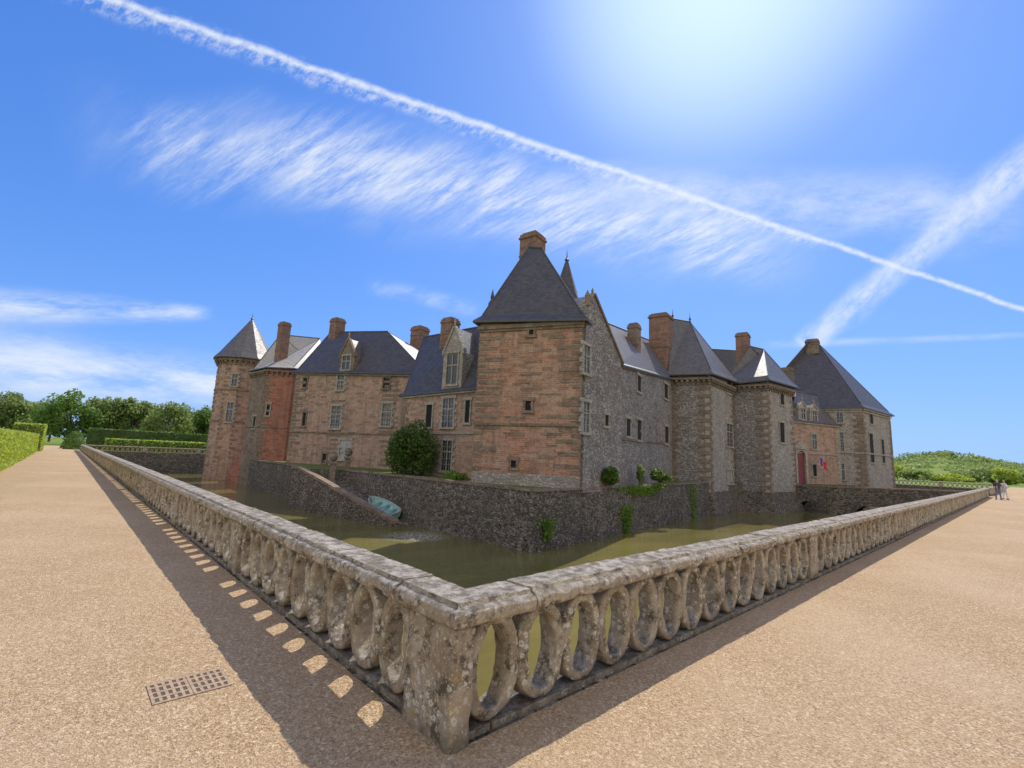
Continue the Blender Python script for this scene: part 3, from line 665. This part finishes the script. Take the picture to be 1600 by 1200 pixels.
for a in ((478,598,6,14,'slot'),(605,598,10,16,'slot'),(534,598,10,22,'cross'),(527,652,14,34,'cross'),(606,648,14,34,'cross'),(477,655,5,20,'slot')): win(root,W,*a,sur=QUOIN if a[4]=='slot' else TRIM)
win(root,W,541,703,17,30,'grid',PALEGL)
win(root,W,508,716,6,14,'slot',sur=QUOIN)
chimney(root,517,540,498,535,59,BRICKC); chimney(root,643,671,511,535,56,BRICKC)
# ---------------------------------------------------------------- P1 red pavilion
c=[XY(386,640,65),XY(411,640,61.5),XY(452,640,62),SD(-26.2,66)]
zz=[12.1,12.1,12.2,12.2]
root,w=unit('red_pavilion','narrow red brick pavilion with hipped roof and tall chimney next to the round tower',c,WATER-.2,zz,[BRICKR,QUOIN],[1,0,0,0])
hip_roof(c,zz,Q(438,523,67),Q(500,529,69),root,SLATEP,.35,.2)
m=MB(); 
for W in w[:2]: corbels(m,W,11.5,.5,.3,.55,.24,.2); course(m,W,4.2,4.2,.16,.1)
m.build('corbel_table',QUOIN,root)
m=MB(); quoins(m,w[0],1,-2,11,.4,.8,.34,.04);quoins(m,w[1],0,-2,11,.4,.9,.34,.04,.1); m.build('quoins',QUOIN,root)
chimney(root,436,455,504,575,63.5,BRICKC)
win(root,w[0],399,660,4,18,'slot',sur=TRIM); win(root,w[1],420,640,5,18,'slot',sur=TRIM)
# ---------------------------------------------------------------- T1 polygonal tower
ct=XY(374,650,72); Rr=3.75
c=[Vector((ct.x+Rr*math.cos(2*PI*k/12+.1),ct.y+Rr*math.sin(2*PI*k/12+.1))) for k in range(12)]
root,w=unit('round_tower','slim round brick tower with pointed slate cone at the left end of the castle',c,WATER-.3,[14.6]*12,[BRICKP])
m=MB(); 
for k,W in enumerate(w):
    quoins(m,W,0,-2,13.6,.25,.7,.34,.04,.3,.1); corbels(m,W,14.0,.6,.35,.6,.26,.35)
    course(m,W,5.0,5.0,.18,.1);course(m,W,9.6,9.6,.18,.1)
m.build('corbel_table',QUOIN,root)
az=Q(391,499,72).z
m=MB(); m.lathe((ct.x,ct.y,0),[(0,14.4),(Rr+.75,14.4),(Rr+.7,14.55),(Rr+.1,15.3),(.1,az),(0,az)],12,a0=.1); rf=m.build('roof',SLATEL,root)
m=MB(); m.lathe((ct.x,ct.y,az-.1),[(.12,0),(.22,.2),(.06,.4),(.03,.8),(0,1.2)],8); m.build('finial',LEAD,root)
def facing(ws,px,py):
    best=None
    for W in ws:
        n3=V3(W.n,0); r=ray(px,py)
        if r.dot(n3)>=0: continue
        u,z=W.hit(px,py)
        if 0<=u<=W.L: best=W
    return best
for a in ((368,594,8,18),(361,644,9,30)):
    W=facing(w,a[0],a[1])
    if W: win(root,W,*a,'cross')
m=MB(); o=V3(XY(356,742,67),WATER-.1); a=V3(XY(384,742,65)-XY(356,742,67),0); d=V3(F.xy*3,0)
m.face([o,o+a,o+a+Vector((0,0,4.2)),o+Vector((0,0,1.6))]); m.face([o+Vector((0,0,1.6)),o+a+Vector((0,0,4.2)),o+a+d+Vector((0,0,5.2)),o+d+Vector((0,0,3))]); m.face([o+d,o,o+Vector((0,0,1.6)),o+d+Vector((0,0,3))])
tag(m.build('buttress',BRICKR),'sloping red brick buttress at the foot of the round tower','buttress')
# ---------------------------------------------------------------- island terrace
T0=SD(1.49,26.2);TL=SD(-14.4,42);R0=SD(-18.3,41.0);RB=SD(-21.0,47.4);PL=SD(-32.4,60.5);T1=SD(22.0,52.0)
poly=[T0,T1,SD(27.5,57.5),SD(36,61.5),SD(48.5,66.8),SD(59,74.6),SD(48,88),SD(-20,85),SD(-31,66),PL,RB,R0,TL]
m=MB(); n=len(poly)
for i in range(n): 
    a=poly[i];b=poly[(i+1)%n]; k=max(1,int((b-a).length/1.5))
    for j in range(k):
        p0=a.lerp(b,j/k);p1=a.lerp(b,(j+1)/k); m.face([V3(p0,WATER-.2),V3(p1,WATER-.2),V3(p1,0),V3(p0,0)])
root=thing('terrace_wall','dark mossy rubble terrace wall rising from the moat around the castle','wall',V3(T0,WATER))
m.build('wall',MOATW,root)
m=MB()
for i in (0,8,9,10,11,12):
    W=Wall(poly[i],poly[(i+1)%n]); u=0
    if i==11: continue
    while u<W.L-.05:
        L=min(random.uniform(.6,1.2),W.L-u); W.box(m,u,u+L-.02,-.01,random.uniform(.08,.18),-.35,.05+random.uniform(0,.04)); u+=L
m.build('coping',QUOIN,root)
m=MB(); m.face([V3(p,.02) for p in poly]); tag(m.build('terrace_lawn',GRASST),None,kind='structure')
RE=SD(-7.6,32.9)
W=Wall(R0,RE)
root=thing('slipway','stone slipway with sloping parapet descending to the moat water','slipway',V3(R0,WATER))
m=MB(); L=W.L
m.face([W.p(0,WATER-.2),W.p(L,WATER-.2),W.p(L,WATER+.25),W.p(1.0,.0),W.p(0,.05)]); m.face([W.p(L,WATER-.2),W.p(L,WATER-.2,-.55),W.p(L,WATER+.25,-.55),W.p(L,WATER+.25)])
m.face([W.p(L,WATER-.2,-.55),W.p(0,WATER-.2,-.55),W.p(0,.05,-.55),W.p(1.0,.0,-.55),W.p(L,WATER+.25,-.55)]); m.build('parapet_wall',MOATW,root)
m=MB(); a=W.p(1.0,.0,.08);s=W.p(L+.1,WATER+.22,.08)-a; k=11
for i in range(k): m.obox(a+s*(i/k)+Vector((0,0,random.uniform(-.02,.02))),s*(.985/k),V3(W.n,0)*-.58,Vector((0,0,.22)))
m.obox(W.p(-.05,.05,.08),W.p(1.0,.02,.08)-W.p(0,.05,.08),V3(W.n,0)*-.58,Vector((0,0,.22))); m.build('coping',QUOIN,root)
m=MB(); 
m.face([W.p(0,-.35,-.4),W.p(L,WATER-.03,-.4),W.p(L,WATER-.03,-4.2),W.p(0,-.35,-4.2)]); m.build('ramp_surface',MOATW,root)
def post(px,pyt,pyb,D,label):
    b=Q(px,pyb,D);t=Q(px,pyt,D);h=t.z-b.z
    root=thing('gate_post',label,'post',b,'carved posts at the head of the slipway')
    m=MB(); m.lathe(b-Vector((0,0,.3)),[(.0,0),(.42,0),(.42,.35),(.32,.4),(.30,h*.62+.3),(.42,h*.66+.3),(.42,h*.72+.3),(0,h*.72+.3)],4,a0=.5); m.build('shaft',QUOIN,root)
    m=MB(); z=h*.72+.0; r=h*.15; m.lathe(b+Vector((0,0,z)),[(.14,0),(.09,.06)]+[(max(.001,r*math.sin(PI*k/8)),.06+r-r*math.cos(PI*k/8)) for k in range(1,9)],10); m.build('ball',QUOIN,root,smooth=True,merge=True)
post(518,710,752,41.3,'squat stone post with ball top on the outer side of the slipway head'); post(541,702,744,43,'squat stone post with ball top on the castle side of the slipway head')
def boat(c,ang,L=3.6,Bm=1.45,tilt=.1):
    root=thing('rowing_boat','small pale green rowing boat lying on the slipway against the terrace wall','boat',c)
    Mx=Matrix.Translation(c)@Matrix.Rotation(ang,4,'Z')@Matrix.Rotation(-.20,4,'Y')@Matrix.Rotation(tilt,4,'X')
    N=14;K=8
    def hull(sc,dz):
        rows=[]
        for i in range(N+1):
            x=-L/2+L*i/N; t=i/N; w=(Bm/2)*(math.sin(PI*min(1,(t*.80+.20)))**.55 if t<.999 else .02)*sc; sheer=.42+.20*t*t+.05*(1-t)**2
            if t<.001: w=Bm/2*.62*sc
            rows.append([Mx@Vector((x*sc,w*math.sin(a),dz+sheer*(1-math.cos(a)))) for a in [(-PI/2+PI*k/K) for k in range(K+1)]])
        return rows
    for nm,sc,dz,mt in (('hull',1,0,BOATG),('hull_lining',.95,.035,BOATI)):
        m=MB(); r=hull(sc,dz)
        for i in range(N):
            for k in range(K): m.face([r[i][k],r[i+1][k],r[i+1][k+1],r[i][k+1]])
        m.face(list(r[0])); m.build(nm,mt,root,smooth=True,merge=True)
    m=MB(); r=hull(1.0,0)
    for i in range(N):
        for k in (0,K): m.tube(r[i][k],r[i+1][k],.035,.035,5)
    m.tube(r[0][0],r[0][K],.035,.035,5)
    m.build('gunwale',WOODW,root)
    for x in (-.9,0,.9):
        m=MB(); w=.58 if x<.5 else .45; 
        P=[Mx@Vector((x+a,b,.30+d)) for d in (0,.04) for a,b in ((-.12,-w),(.12,-w),(.12,w),(-.12,w))]
        m.face([P[0],P[3],P[2],P[1]]);m.face(P[4:]); 
        for i in range(4): j=(i+1)%4; m.face([P[i],P[j],P[4+j],P[4+i]])
        m.build('bench',BOATG,root)
bp=Q(598,804,35.9); bp.z=-2.55; av=RE-R0; boat(bp,math.atan2(av.y,av.x)+PI-.12,tilt=-.30)
# ---------------------------------------------------------------- bridge
root=thing('stone_bridge','low stone bridge crossing the moat to the red entrance door','bridge',(67,9,WATER))
for x,nm in ((65.4,'a'),(68.5,'b')):
    m=MB(); y0=.4;y1=18.6;N=36
    def under(y):
        s=(y-y0)/(y1-y0)*3; f_=s-int(s) if s<3 else 1; k=(f_-.5)*2; k=max(-1,min(1,k/.62)) if abs(k)<.62 else None
        return WATER-.2 if k is None else WATER+.1+1.2*math.sqrt(max(0,1-k*k))
    dk=lambda y:-.05-.55*(y-y0)/(y1-y0)
    for i in range(N):
        ya=y0+(y1-y0)*i/N;yb=y0+(y1-y0)*(i+1)/N
        for xx,fl in ((x,1),(x+.3,0)):
            q=[(xx,ya,under(ya+.01)),(xx,yb,under(yb-.01)),(xx,yb,dk(yb)+.35),(xx,ya,dk(ya)+.35)]; m.face(q if not fl else q[::-1])
        m.face([(x,ya,under(ya+.01)),(x+.3,ya,under(ya+.01)),(x+.3,yb,under(yb-.01)),(x,yb,under(yb-.01))])
    m.build('spandrel',MOATW,root)
    m=MB(); m.obox((x-.05,y0,dk(y0)+.35),(0,y1-y0,-.55),(.4,0,0),(0,0,.14)); m.build('parapet_coping',QUOIN,root)
m=MB(); m.obox((65.7,.4,-.25),(0,18.2,-.55),(2.8,0,0),(0,0,.2)); m.build('deck',GRAVEL,root)
# ---------------------------------------------------------------- vegetation
def rv():
    while True:
        v=Vector((random.uniform(-1,1),random.uniform(-1,1),random.uniform(-1,1)))
        if .01<v.length<1: return v.normalized()
def leafcloud(mb,c,r,n,size,core=.55):
    for i in range(n):
        d=rv(); k=core+(1-core)*random.random()**.6; p=Vector(c)+Vector((d.x*r[0],d.y*r[1],d.z*r[2]))*k
        nn=(d+rv()*.9).normalized(); u=nn.orthogonal().normalized(); u=(Matrix.Rotation(random.uniform(0,6.3),3,nn)@u); w=nn.cross(u); s=size*random.uniform(.6,1.3)
        mb.face([p-u*s,p-w*s*.55,p+u*s,p+w*s*.55],0,[(0,0)]*4)
def bush(name,label,c,r,n,size,mat,cat='shrub',clumps=7,group=None):
    m=MB(); c=Vector(c)
    root=thing(name,label,cat,(c.x,c.y,c.z-r[2]),group)
    for i in range(clumps):
        d=rv(); o=Vector((d.x*r[0],d.y*r[1],d.z*r[2]))*.52; k=random.uniform(.4,.62); leafcloud(m,c+o,(r[0]*k,r[1]*k,r[2]*k),n//clumps,size)
    m.build('foliage',mat,root); s=MB()
    for i in range(4):
        d=rv(); s.tube(c-Vector((0,0,r[2]))+Vector((d.x*.1,d.y*.1,0)),c+Vector((d.x*r[0]*.4,d.y*r[1]*.4,r[2]*.3)),.05,.02,5)
    s.build('stem',BARK,root)
def shrub_at(px,pyc,wp,hp,D,label,n,size,mat,clumps=7,name='shrub'):
    c=Q(px,pyc,D); k=(Q(px+wp/2,pyc,D)-c).length; h=(Q(px,pyc-hp/2,D).z-c.z); bush(name,label,c,(k,k*.8,h),n,size,mat,'shrub',clumps)
shrub_at(645,705,90,94,38.3,'big rounded ivy covered shrub against the brick wings',7000,.12,LEAF,14)
shrub_at(955,743,46,32,32.5,'dark round shrub on the terrace right of the corner pavilion',1400,.11,LEAF)
shrub_at(1001,742,18,34,37,'upright pale shrub on the terrace by the rubble wing',600,.10,LEAFO)
shrub_at(1031,743,46,24,40,'low spreading shrub on the terrace before the first entrance tower',1200,.12,LEAF)
shrub_at(712,744,44,20,34.5,'small ragged bright plant at the foot of the corner pavilion',700,.09,LEAFY)
shrub_at(580,741,30,10,40,'low weedy plant along the terrace edge behind the boat',300,.09,LEAFO)
WT=Wall(T0,T1)
def ivy(px,py,wp,hp,label,n,mat):
    u0,_=WT.hit(px-wp/2,py);u1,_=WT.hit(px+wp/2,py);_,z1=WT.hit(px,py-hp/2);_,z0=WT.hit(px,py+hp/2)
    m=MB()
    for i in range(n):
        t=random.random()**.8; u=(u0+u1)/2+(u1-u0)/2*random.gauss(0,.45)*(.4+.6*t); z=z0+(z1-z0)*t; p=WT.p(u,z,random.uniform(.03,.22)); nn=(V3(WT.n,.3)+rv()*.8).normalized(); a=nn.orthogonal().normalized(); b=nn.cross(a); s=random.uniform(.05,.11)
        m.face([p-a*s,p-b*s*.6,p+a*s,p+b*s*.6],0,[(0,0)]*4)
    tag(m.build('ivy',mat),label,'ivy')
ivy(853,828,28,34,'small ivy patch low on the terrace wall near its corner',500,LEAFY)
ivy(977,812,26,44,'tall ivy patch climbing from the water on the terrace wall',800,LEAFY)
ivy(1082,785,16,50,'narrow strand of ivy near the tower end of the terrace wall',500,LEAFY)
ivy(1000,766,90,16,'long ivy fringe hanging over the terrace coping',1800,LEAFY)
def tree(px,pt,wp,D,label,mat,name='broadleaf_tree',base=0.,group='trees beyond the clipped hedges',n=5200,size=.40,low=.54):
    top=Zp(px,pt,D); b=V3(XY(px,690,D),base); w=(Q(px+wp/2,690,D)-Q(px,690,D)).length; H=top-base
    root=thing(name,label,'tree',b,group); t=MB(); t.tube(b-Vector((0,0,.2)),b+Vector((0,0,H*.4)),H*.028,H*.018,8)
    cr=MB(); K=24
    for i in range(K):
        d=rv(); c=b+Vector((d.x*w*.62,d.y*w*.62,H*(low-.02)+d.z*H*.33)); t.tube(b+Vector((0,0,H*.3)),c,H*.012,H*.004,5)
        k=random.uniform(.28,.46); leafcloud(cr,c,(w*k,w*k,H*k*.45),n//K,size,.35)
    cr.build('crown',mat,root); t.build('trunk',BARK,root)
for a in ((10,612,74,120,'pale tree behind the light hedge at the left edge',LEAFO),(50,626,52,150,'small far tree between the left edge and the big dark tree',LEAFT),(105,604,92,118,'big dense dark tree, largest above the clipped hedges',LEAFT),(158,608,60,124,'upright green tree just right of the big dark tree',LEAFO),
          (203,620,56,128,'olive green tree in the middle of the row behind the hedges',LEAFO),(262,626,78,122,'wide low tree with airy green crown near the round tower',LEAFO),(322,634,52,130,'small tree right beside the round tower',LEAFT),(232,630,44,150,'narrow far tree in the gap of the row',LEAFT),
          (180,624,50,160,'hazy far tree filling the gap behind the upright green tree',LEAFT),(296,636,50,158,'distant rounded tree behind the wide low tree',LEAFT),(76,628,50,165,'distant tree low at the left shoulder of the big dark tree',LEAFO)):
    tree(*a)
def hedge(x0,x1,y0,y1,h,label,mat,dens,size,z=0,corem=None):
    root=thing('clipped_hedge',label,'hedge',((x0+x1)/2,(y0+y1)/2,z)); m=MB(); m.box(x0+.12,x1-.12,y0+.12,y1-.12,z,z+h-.12); m.build('branches',corem or LEAFD,root)
    m=MB(); A=[((x1-x0)*(y1-y0),4),((y1-y0)*h,0),((y1-y0)*h,1),((x1-x0)*h,2),((x1-x0)*h,3)]
    for a,s in A:
        for i in range(int(a*dens)):
            a_,b_=random.random(),random.random(); o=random.uniform(-.10,.05)
            if s==4: p=Vector((x0+a_*(x1-x0),y0+b_*(y1-y0),z+h+o));n=Vector((0,0,1))
            elif s==0: p=Vector((x1+o,y0+a_*(y1-y0),z+b_*h));n=Vector((1,0,0))
            elif s==1: p=Vector((x0-o,y0+a_*(y1-y0),z+b_*h));n=Vector((-1,0,0))
            elif s==2: p=Vector((x0+a_*(x1-x0),y0-o,z+b_*h));n=Vector((0,-1,0))
            else: p=Vector((x0+a_*(x1-x0),y1+o,z+b_*h));n=Vector((0,1,0))
            nn=(n+rv()*.8).normalized();u=nn.orthogonal().normalized();w=nn.cross(u);k=size*random.uniform(.6,1.3); m.face([p-u*k,p-w*k*.6,p+u*k,p+w*k*.6],0,[(0,0)]*4)
    m.build('foliage',mat,root)
hedge(-6.1,-3.92,16,72,2.0,'long low yellow green clipped hedge along the left side of the gravel path',LEAFH,60,.085,corem=LEAFH)
hedge(-6.3,-3.7,77,84,3.2,'tall clipped hedge block at the far end of the path',LEAFH,40,.12)
hedge(3,60,97,98.5,1.9,'low pale clipped hedge just behind the distant balustrade',LEAFH,18,.16)
hedge(1,60,105,108,3.5,'tall dark clipped hedge under the row of trees',LEAFD,14,.22)
x,y=-.6,98; root=thing('topiary_cone','small clipped yew cone near the end of the left balustrade','shrub',(x,y,0)); m=MB()
for k in range(900):
    t=random.random(); a=random.uniform(0,6.3); r=math.sqrt(1-t)*1.5+.1; p=Vector((x+r*math.cos(a),y+r*math.sin(a),.1+2.7*t)); nn=(Vector((math.cos(a),math.sin(a),.3))+rv()*.6).normalized();u=nn.orthogonal().normalized();w=nn.cross(u); m.face([p-u*.13,p-w*.1,p+u*.13,p+w*.1],0,[(0,0)]*4)
m.build('foliage',LEAFT,root); m=MB(); m.lathe((x,y,0),[(1.3,0),(1,1.4),(0.1,2.6)],10); m.build('branches',LEAFT,root)
# right hills
def hz(px): 
    top=[(1300,716),(1395,716),(1430,712),(1470,708),(1520,714),(1560,721),(1600,728),(1700,736)]
    for (a,ya),(b,yb) in zip(top,top[1:]):
        if a<=px<=b: return ya+(yb-ya)*(px-a)/(b-a)
    return 716
m=MB(); cols=[]
for i in range(41):
    px=1300+10*i; cols.append([V3(XY(px,750,D),z) for D,z in ((190,-.5),(240,Zp(px,748,240)*.4+1),(300,Zp(px,(hz(px)+748)/2,300)),(400,Zp(px,hz(px)+4,400)),(460,Zp(px,hz(px)+4,400)*.8),(600,-1))])
for i in range(40):
    for j in range(5): m.face([cols[i][j],cols[i+1][j],cols[i+1][j+1],cols[i][j+1]])
tag(m.build('hills',GRASS),None,kind='structure')
m=MB()
for i in range(380):
    px=random.uniform(1340,1690); t=random.random()**.7; D=250+150*t; py=748+(hz(px)+3-748)*t; c=Q(px,py,D); r=random.uniform(3,6); leafcloud(m,c+Vector((0,0,r*.2)),(r*1.3,r*1.3,r*.75),90,1.0,.5)
tag(m.build('hillside_wood',LEAFO),'mixed green woodland covering the low hill at the right horizon','woodland',kind='stuff')
labs=['round green bush nearest the end pavilion in the far right row','second bush of the far right row','taller yellowish bush left of the middle of the far right row','middle bush of the far right row','wide bush right of the middle of the row','pale bush above the end of the balustrade','rounded bush just above the walkers','last bush of the row at the right edge']
for i in range(8):
    px=1400+28*i+random.uniform(-5,5); tree(px,random.uniform(724,740),random.uniform(40,62),random.uniform(150,185),labs[i],LEAFO if i%3 else LEAFH,'hedgerow_tree',0,'hedgerow trees in the far right field',1700,.42,.5)
# ---------------------------------------------------------------- people
SKIN=simple('skin',(.55,.36,.27),.6,0,.05); HAIR=simple('dark_hair',(.05,.035,.025),.6); CW=simple('white_cotton',(.72,.71,.70),.8,0,.08); CD=simple('dark_cloth',(.07,.075,.09),.85); CB=simple('blue_denim',(.16,.19,.26),.85)
def limb(m,pts,rs,n=10):
    pts=[Vector(p) for p in pts]; rows=[]
    for i,p in enumerate(pts):
        d=(pts[min(i+1,len(pts)-1)]-pts[max(i-1,0)]).normalized(); u=d.cross(Vector((0,1,0))); u=u.normalized() if u.length>.1 else Vector((1,0,0)); w=d.cross(u)
        r=rs[i] if isinstance(rs[i],tuple) else (rs[i],rs[i]); rows.append([p+u*math.cos(2*PI*k/n)*r[0]+w*math.sin(2*PI*k/n)*r[1] for k in range(n)])
    for i in range(len(rows)-1):
        for k in range(n): m.face([rows[i][k],rows[i][(k+1)%n],rows[i+1][(k+1)%n],rows[i+1][k]])
    m.face(rows[0][::-1]); m.face(rows[-1])
def person(x,y,ang,label,top,bot,step=.16,H=1.0):
    root=thing('person',label,'person',(x,y,0)); Mx=Matrix.Translation((x,y,0))@Matrix.Rotation(ang,4,'Z')@Matrix.Scale(H,4)
    def add(nm,parts,mat):
        m=MB()
        for pts,rs in parts: limb(m,pts,rs)
        m.v=[tuple(Mx@Vector(v)) for v in m.v]; return m.build(nm,mat,root,smooth=True,merge=True)
    hands=[]
    for s in (-1,1):
        hx=s*.29; hy=-s*.12; hands.append(([(hx,hy,.90),(hx,hy+.01,.80),(hx,hy+.01,.76)],[.028,(.02,.042),(.016,.036)]))
        for k in range(4): hands.append(([(hx,hy-.028+.019*k,.77),(hx-s*.004,hy-.028+.019*k,.73),(hx-s*.014,hy-.028+.019*k,.695+.008*abs(k-1.5))],[.009,.009,.006]))
        hands.append(([(hx,hy+.03,.81),(hx-s*.005,hy+.055,.78),(hx-s*.01,hy+.06,.75)],[.011,.01,.008]))
    add('body',[([(0,0,.95),(0,0,1.2),(0,0,1.42),(0,0,1.50),(0,.01,1.54)],[.12,.12,.065,.055,.055]),([(0,.0,1.50),(0,.012,1.54),(0,.012,1.60),(0,.005,1.66),(0,0,1.71),(0,0,1.735)],[.03,(.062,.072),(.076,.09),(.078,.095),(.058,.07),.012]),([(0,.09,1.60),(0,.115,1.605)],[.018,.01])]
        +[([(0,0,1.40),(s*.20,0,1.38),(s*.255,-s*.02,1.12),(s*.28,-s*.10,.88)],[.05,.05,.042,.03]) for s in (-1,1)]+hands,SKIN)
    add('hair',[([(0,-.035,1.56),(0,-.03,1.64),(0,-.012,1.70),(0,-.005,1.745)],[(.07,.05),(.088,.082),(.075,.078),.02])],HAIR)
    add('shirt',[([(0,0,.92),(0,0,1.05),(0,0,1.25),(0,0,1.38),(0,0,1.46)],[(.175,.12),(.16,.11),(.19,.125),(.20,.11),(.08,.07)])]+[([(s*.12,0,1.42),(s*.215,0,1.30),(s*.25,-s*.02,1.15)],[.075,.068,.062]) for s in (-1,1)],top)
    add('trousers',[([(0,0,.98),(0,0,.88),(0,0,.80)],[(.165,.115),(.18,.125),(.13,.10)])]+[([(s*.09,0,.88),(s*.10,s*step*.5,.48),(s*.10,s*step,.07)],[.092,.066,.05]) for s in (-1,1)],bot)
    add('shoes',[([(s*.10,s*step-.06,.05),(s*.10,s*step+.05,.045),(s*.10,s*step+.17,.03)],[.05,.048,.028]) for s in (-1,1)],CD)
person(58.6,-.75,1.2,'person in dark clothes walking beside the end of the balustrade',CD,CB)
person(60.3,-1.15,.6,'person in white clothes walking on the gravel near the bridge',CW,CW,.12,.97)
# ---------------------------------------------------------------- world
w=bpy.data.worlds.new('World'); scene.world=w; w.use_nodes=True; nt=w.node_tree; bg=nt.nodes['Background']
sky=nd(nt,'ShaderNodeTexSky',sky_type='NISHITA',sun_disc=False,sun_elevation=math.asin(SUN.z),sun_rotation=math.atan2(SUN.x,SUN.y)); sky.air_density=1.0; sky.dust_density=.5; sky.ozone_density=3
STR=.15
hs=nd(nt,'ShaderNodeHueSaturation',{'Saturation':1.2,'Value':1.0,'Color':sky.outputs[0]})
A_=nd(nt,'ShaderNodeVectorMath',{0:hs.outputs[0],1:(1.0*STR,1.4*STR,2.6*STR)},operation='MULTIPLY').outputs[0]
B_=nd(nt,'ShaderNodeVectorMath',{0:A_,1:(1/.56,1/.95,1/1.7)},operation='MULTIPLY').outputs[0]
B_=nd(nt,'ShaderNodeVectorMath',{0:B_,1:(1,1,1)},operation='ADD').outputs[0]
skyc=nd(nt,'ShaderNodeVectorMath',{0:A_,1:B_},operation='DIVIDE').outputs[0]
skyc=nd(nt,'ShaderNodeVectorMath',{0:skyc,1:(1/STR,)*3},operation='MULTIPLY').outputs[0]
V=nd(nt,'ShaderNodeTexCoord').outputs['Generated']
def mt(op,a,b=None,c=None):
    ins={0:a}
    if b is not None: ins[1]=b
    if c is not None: ins[2]=c
    return nd(nt,'ShaderNodeMath',ins,operation=op).outputs[0]
def dot(v): return nd(nt,'ShaderNodeVectorMath',{0:V,1:tuple(v)},operation='DOT_PRODUCT').outputs['Value']
au=mt('POWER',mr(nt,dot(SUN),math.cos(math.radians(19)),1,0,1),1.8)
skyc=mixc(nt,mt('MULTIPLY',au,.95),skyc,(5.2,6.6,7.6))
def streak(p1,p2,w1,w2,dens,sa,sb,lo,hi,fade=.25,seed=0,warp=.5,det=6,skew=0.,core=.0,rough=.62):
    d1=ray(*p1).normalized();d2=ray(*p2).normalized();c=(d1+d2).normalized();t=(d2-d1);t=(t-c*t.dot(c)).normalized();n=c.cross(t); 
    A=d2.dot(t)/d2.dot(c); dc=dot(c); a=mt('DIVIDE',dot(t),dc); b=mt('DIVIDE',dot(n),dc); u=mt('DIVIDE',a,A)
    hw=mr(nt,u,-1,1,w1/FX,w2/FX)
    vec=nd(nt,'ShaderNodeCombineXYZ',{0:mt('MULTIPLY',mt('ADD',a,mt('MULTIPLY',b,skew)),sa),1:mt('MULTIPLY',b,sb),2:float(seed)}).outputs[0]
    wn=nd(nt,'ShaderNodeTexNoise',{'Vector':vec,'Scale':.35,'Detail':3}).outputs['Fac']
    b2=mt('ADD',b,mt('MULTIPLY',mt('MULTIPLY',mt('SUBTRACT',wn,.5),warp*2),hw))
    r=mt('DIVIDE',mt('ABSOLUTE',b2),hw); cm=mr(nt,r,core,1,1,0,True); en=mr(nt,mt('ABSOLUTE',u),1-fade,1,1,0,True); fr=mt('GREATER_THAN',dc,.05)
    no=mr(nt,nd(nt,'ShaderNodeTexNoise',{'Vector':vec,'Scale':1,'Detail':det,'Roughness':rough}).outputs['Fac'],lo,hi,0,1,True)
    return mt('MULTIPLY',mt('MULTIPLY',mt('MULTIPLY',cm,en),mt('MULTIPLY',no,fr)),dens)
S=[streak((40,-46),(1680,511),8,5.5,.80,45,60,.18,.60,.03,1,.6,7,.4,0,.72),
   streak((40,-36),(1300,390),20,10,.50,60,45,.40,.64,.1,2,.6,7,.6,0,.72),
   streak((1250,545),(1680,190),20,32,.72,22,34,.22,.68,.05,3,.5,8,.5,0,.68),
   streak((60,190),(1330,410),95,80,.44,9,5,.28,.78,.35,4,.7,10,.9,0,.72),
   streak((330,215),(1260,410),70,62,.85,26,11,.38,.68,.35,5,.7,10,1.2,0,.74),
   streak((150,215),(860,285),66,62,.62,32,13,.40,.70,.3,9,.7,10,1.3,0,.74),
   streak((800,300),(1660,345),50,62,.66,7,13,.28,.76,.3,6,.6,9,.5,0,.7),
   streak((-350,468),(340,490),34,14,.85,5,18,.32,.68,.2,7,.5,8,.2,0,.68),
   streak((-350,530),(450,615),75,42,.92,5,14,.30,.68,.2,8,.6,8,.2,0,.68),
   streak((560,440),(760,490),20,20,.4,12,14,.32,.75,.4,10,.5,8,.6),
   streak((1180,540),(1640,522),9,5,.35,8,20,.3,.7,.2,11,.4)]
inv=None
for s in S:
    k=mt('SUBTRACT',1.0,s); inv=k if inv is None else mt('MULTIPLY',inv,k)
cl=mt('SUBTRACT',1.0,inv)
outc=mixc(nt,cl,skyc,(5.7,6.1,6.6))
# bright cloud bank added to the unseen sky behind the viewer, filling shaded walls
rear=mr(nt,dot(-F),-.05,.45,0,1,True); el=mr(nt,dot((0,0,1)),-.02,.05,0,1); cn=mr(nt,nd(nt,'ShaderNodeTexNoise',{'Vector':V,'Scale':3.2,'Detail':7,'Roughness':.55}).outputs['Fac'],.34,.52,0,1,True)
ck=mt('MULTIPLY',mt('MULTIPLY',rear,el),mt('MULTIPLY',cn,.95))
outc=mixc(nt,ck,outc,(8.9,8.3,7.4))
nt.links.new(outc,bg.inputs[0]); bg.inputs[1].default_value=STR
# ---------------------------------------------------------------- sun + camera
l=bpy.data.lights.new('sun','SUN'); l.energy=4.9; l.angle=math.radians(.5); l.color=(1,.94,.83); o=bpy.data.objects.new('sun',l); col.objects.link(o); o.rotation_euler=SUN.to_track_quat('Z','Y').to_euler(); o.location=(0,0,50)
cam=bpy.data.cameras.new('camera'); cam.sensor_width=36; cam.lens=36*FX/1600; cam.clip_start=.05; cam.clip_end=6000; co=bpy.data.objects.new('camera',cam); col.objects.link(co); co.matrix_world=Matrix.Translation(CAM)@M.to_4x4(); scene.camera=co
scene.view_settings.view_transform='Standard'; scene.view_settings.look='None'; scene.view_settings.exposure=0
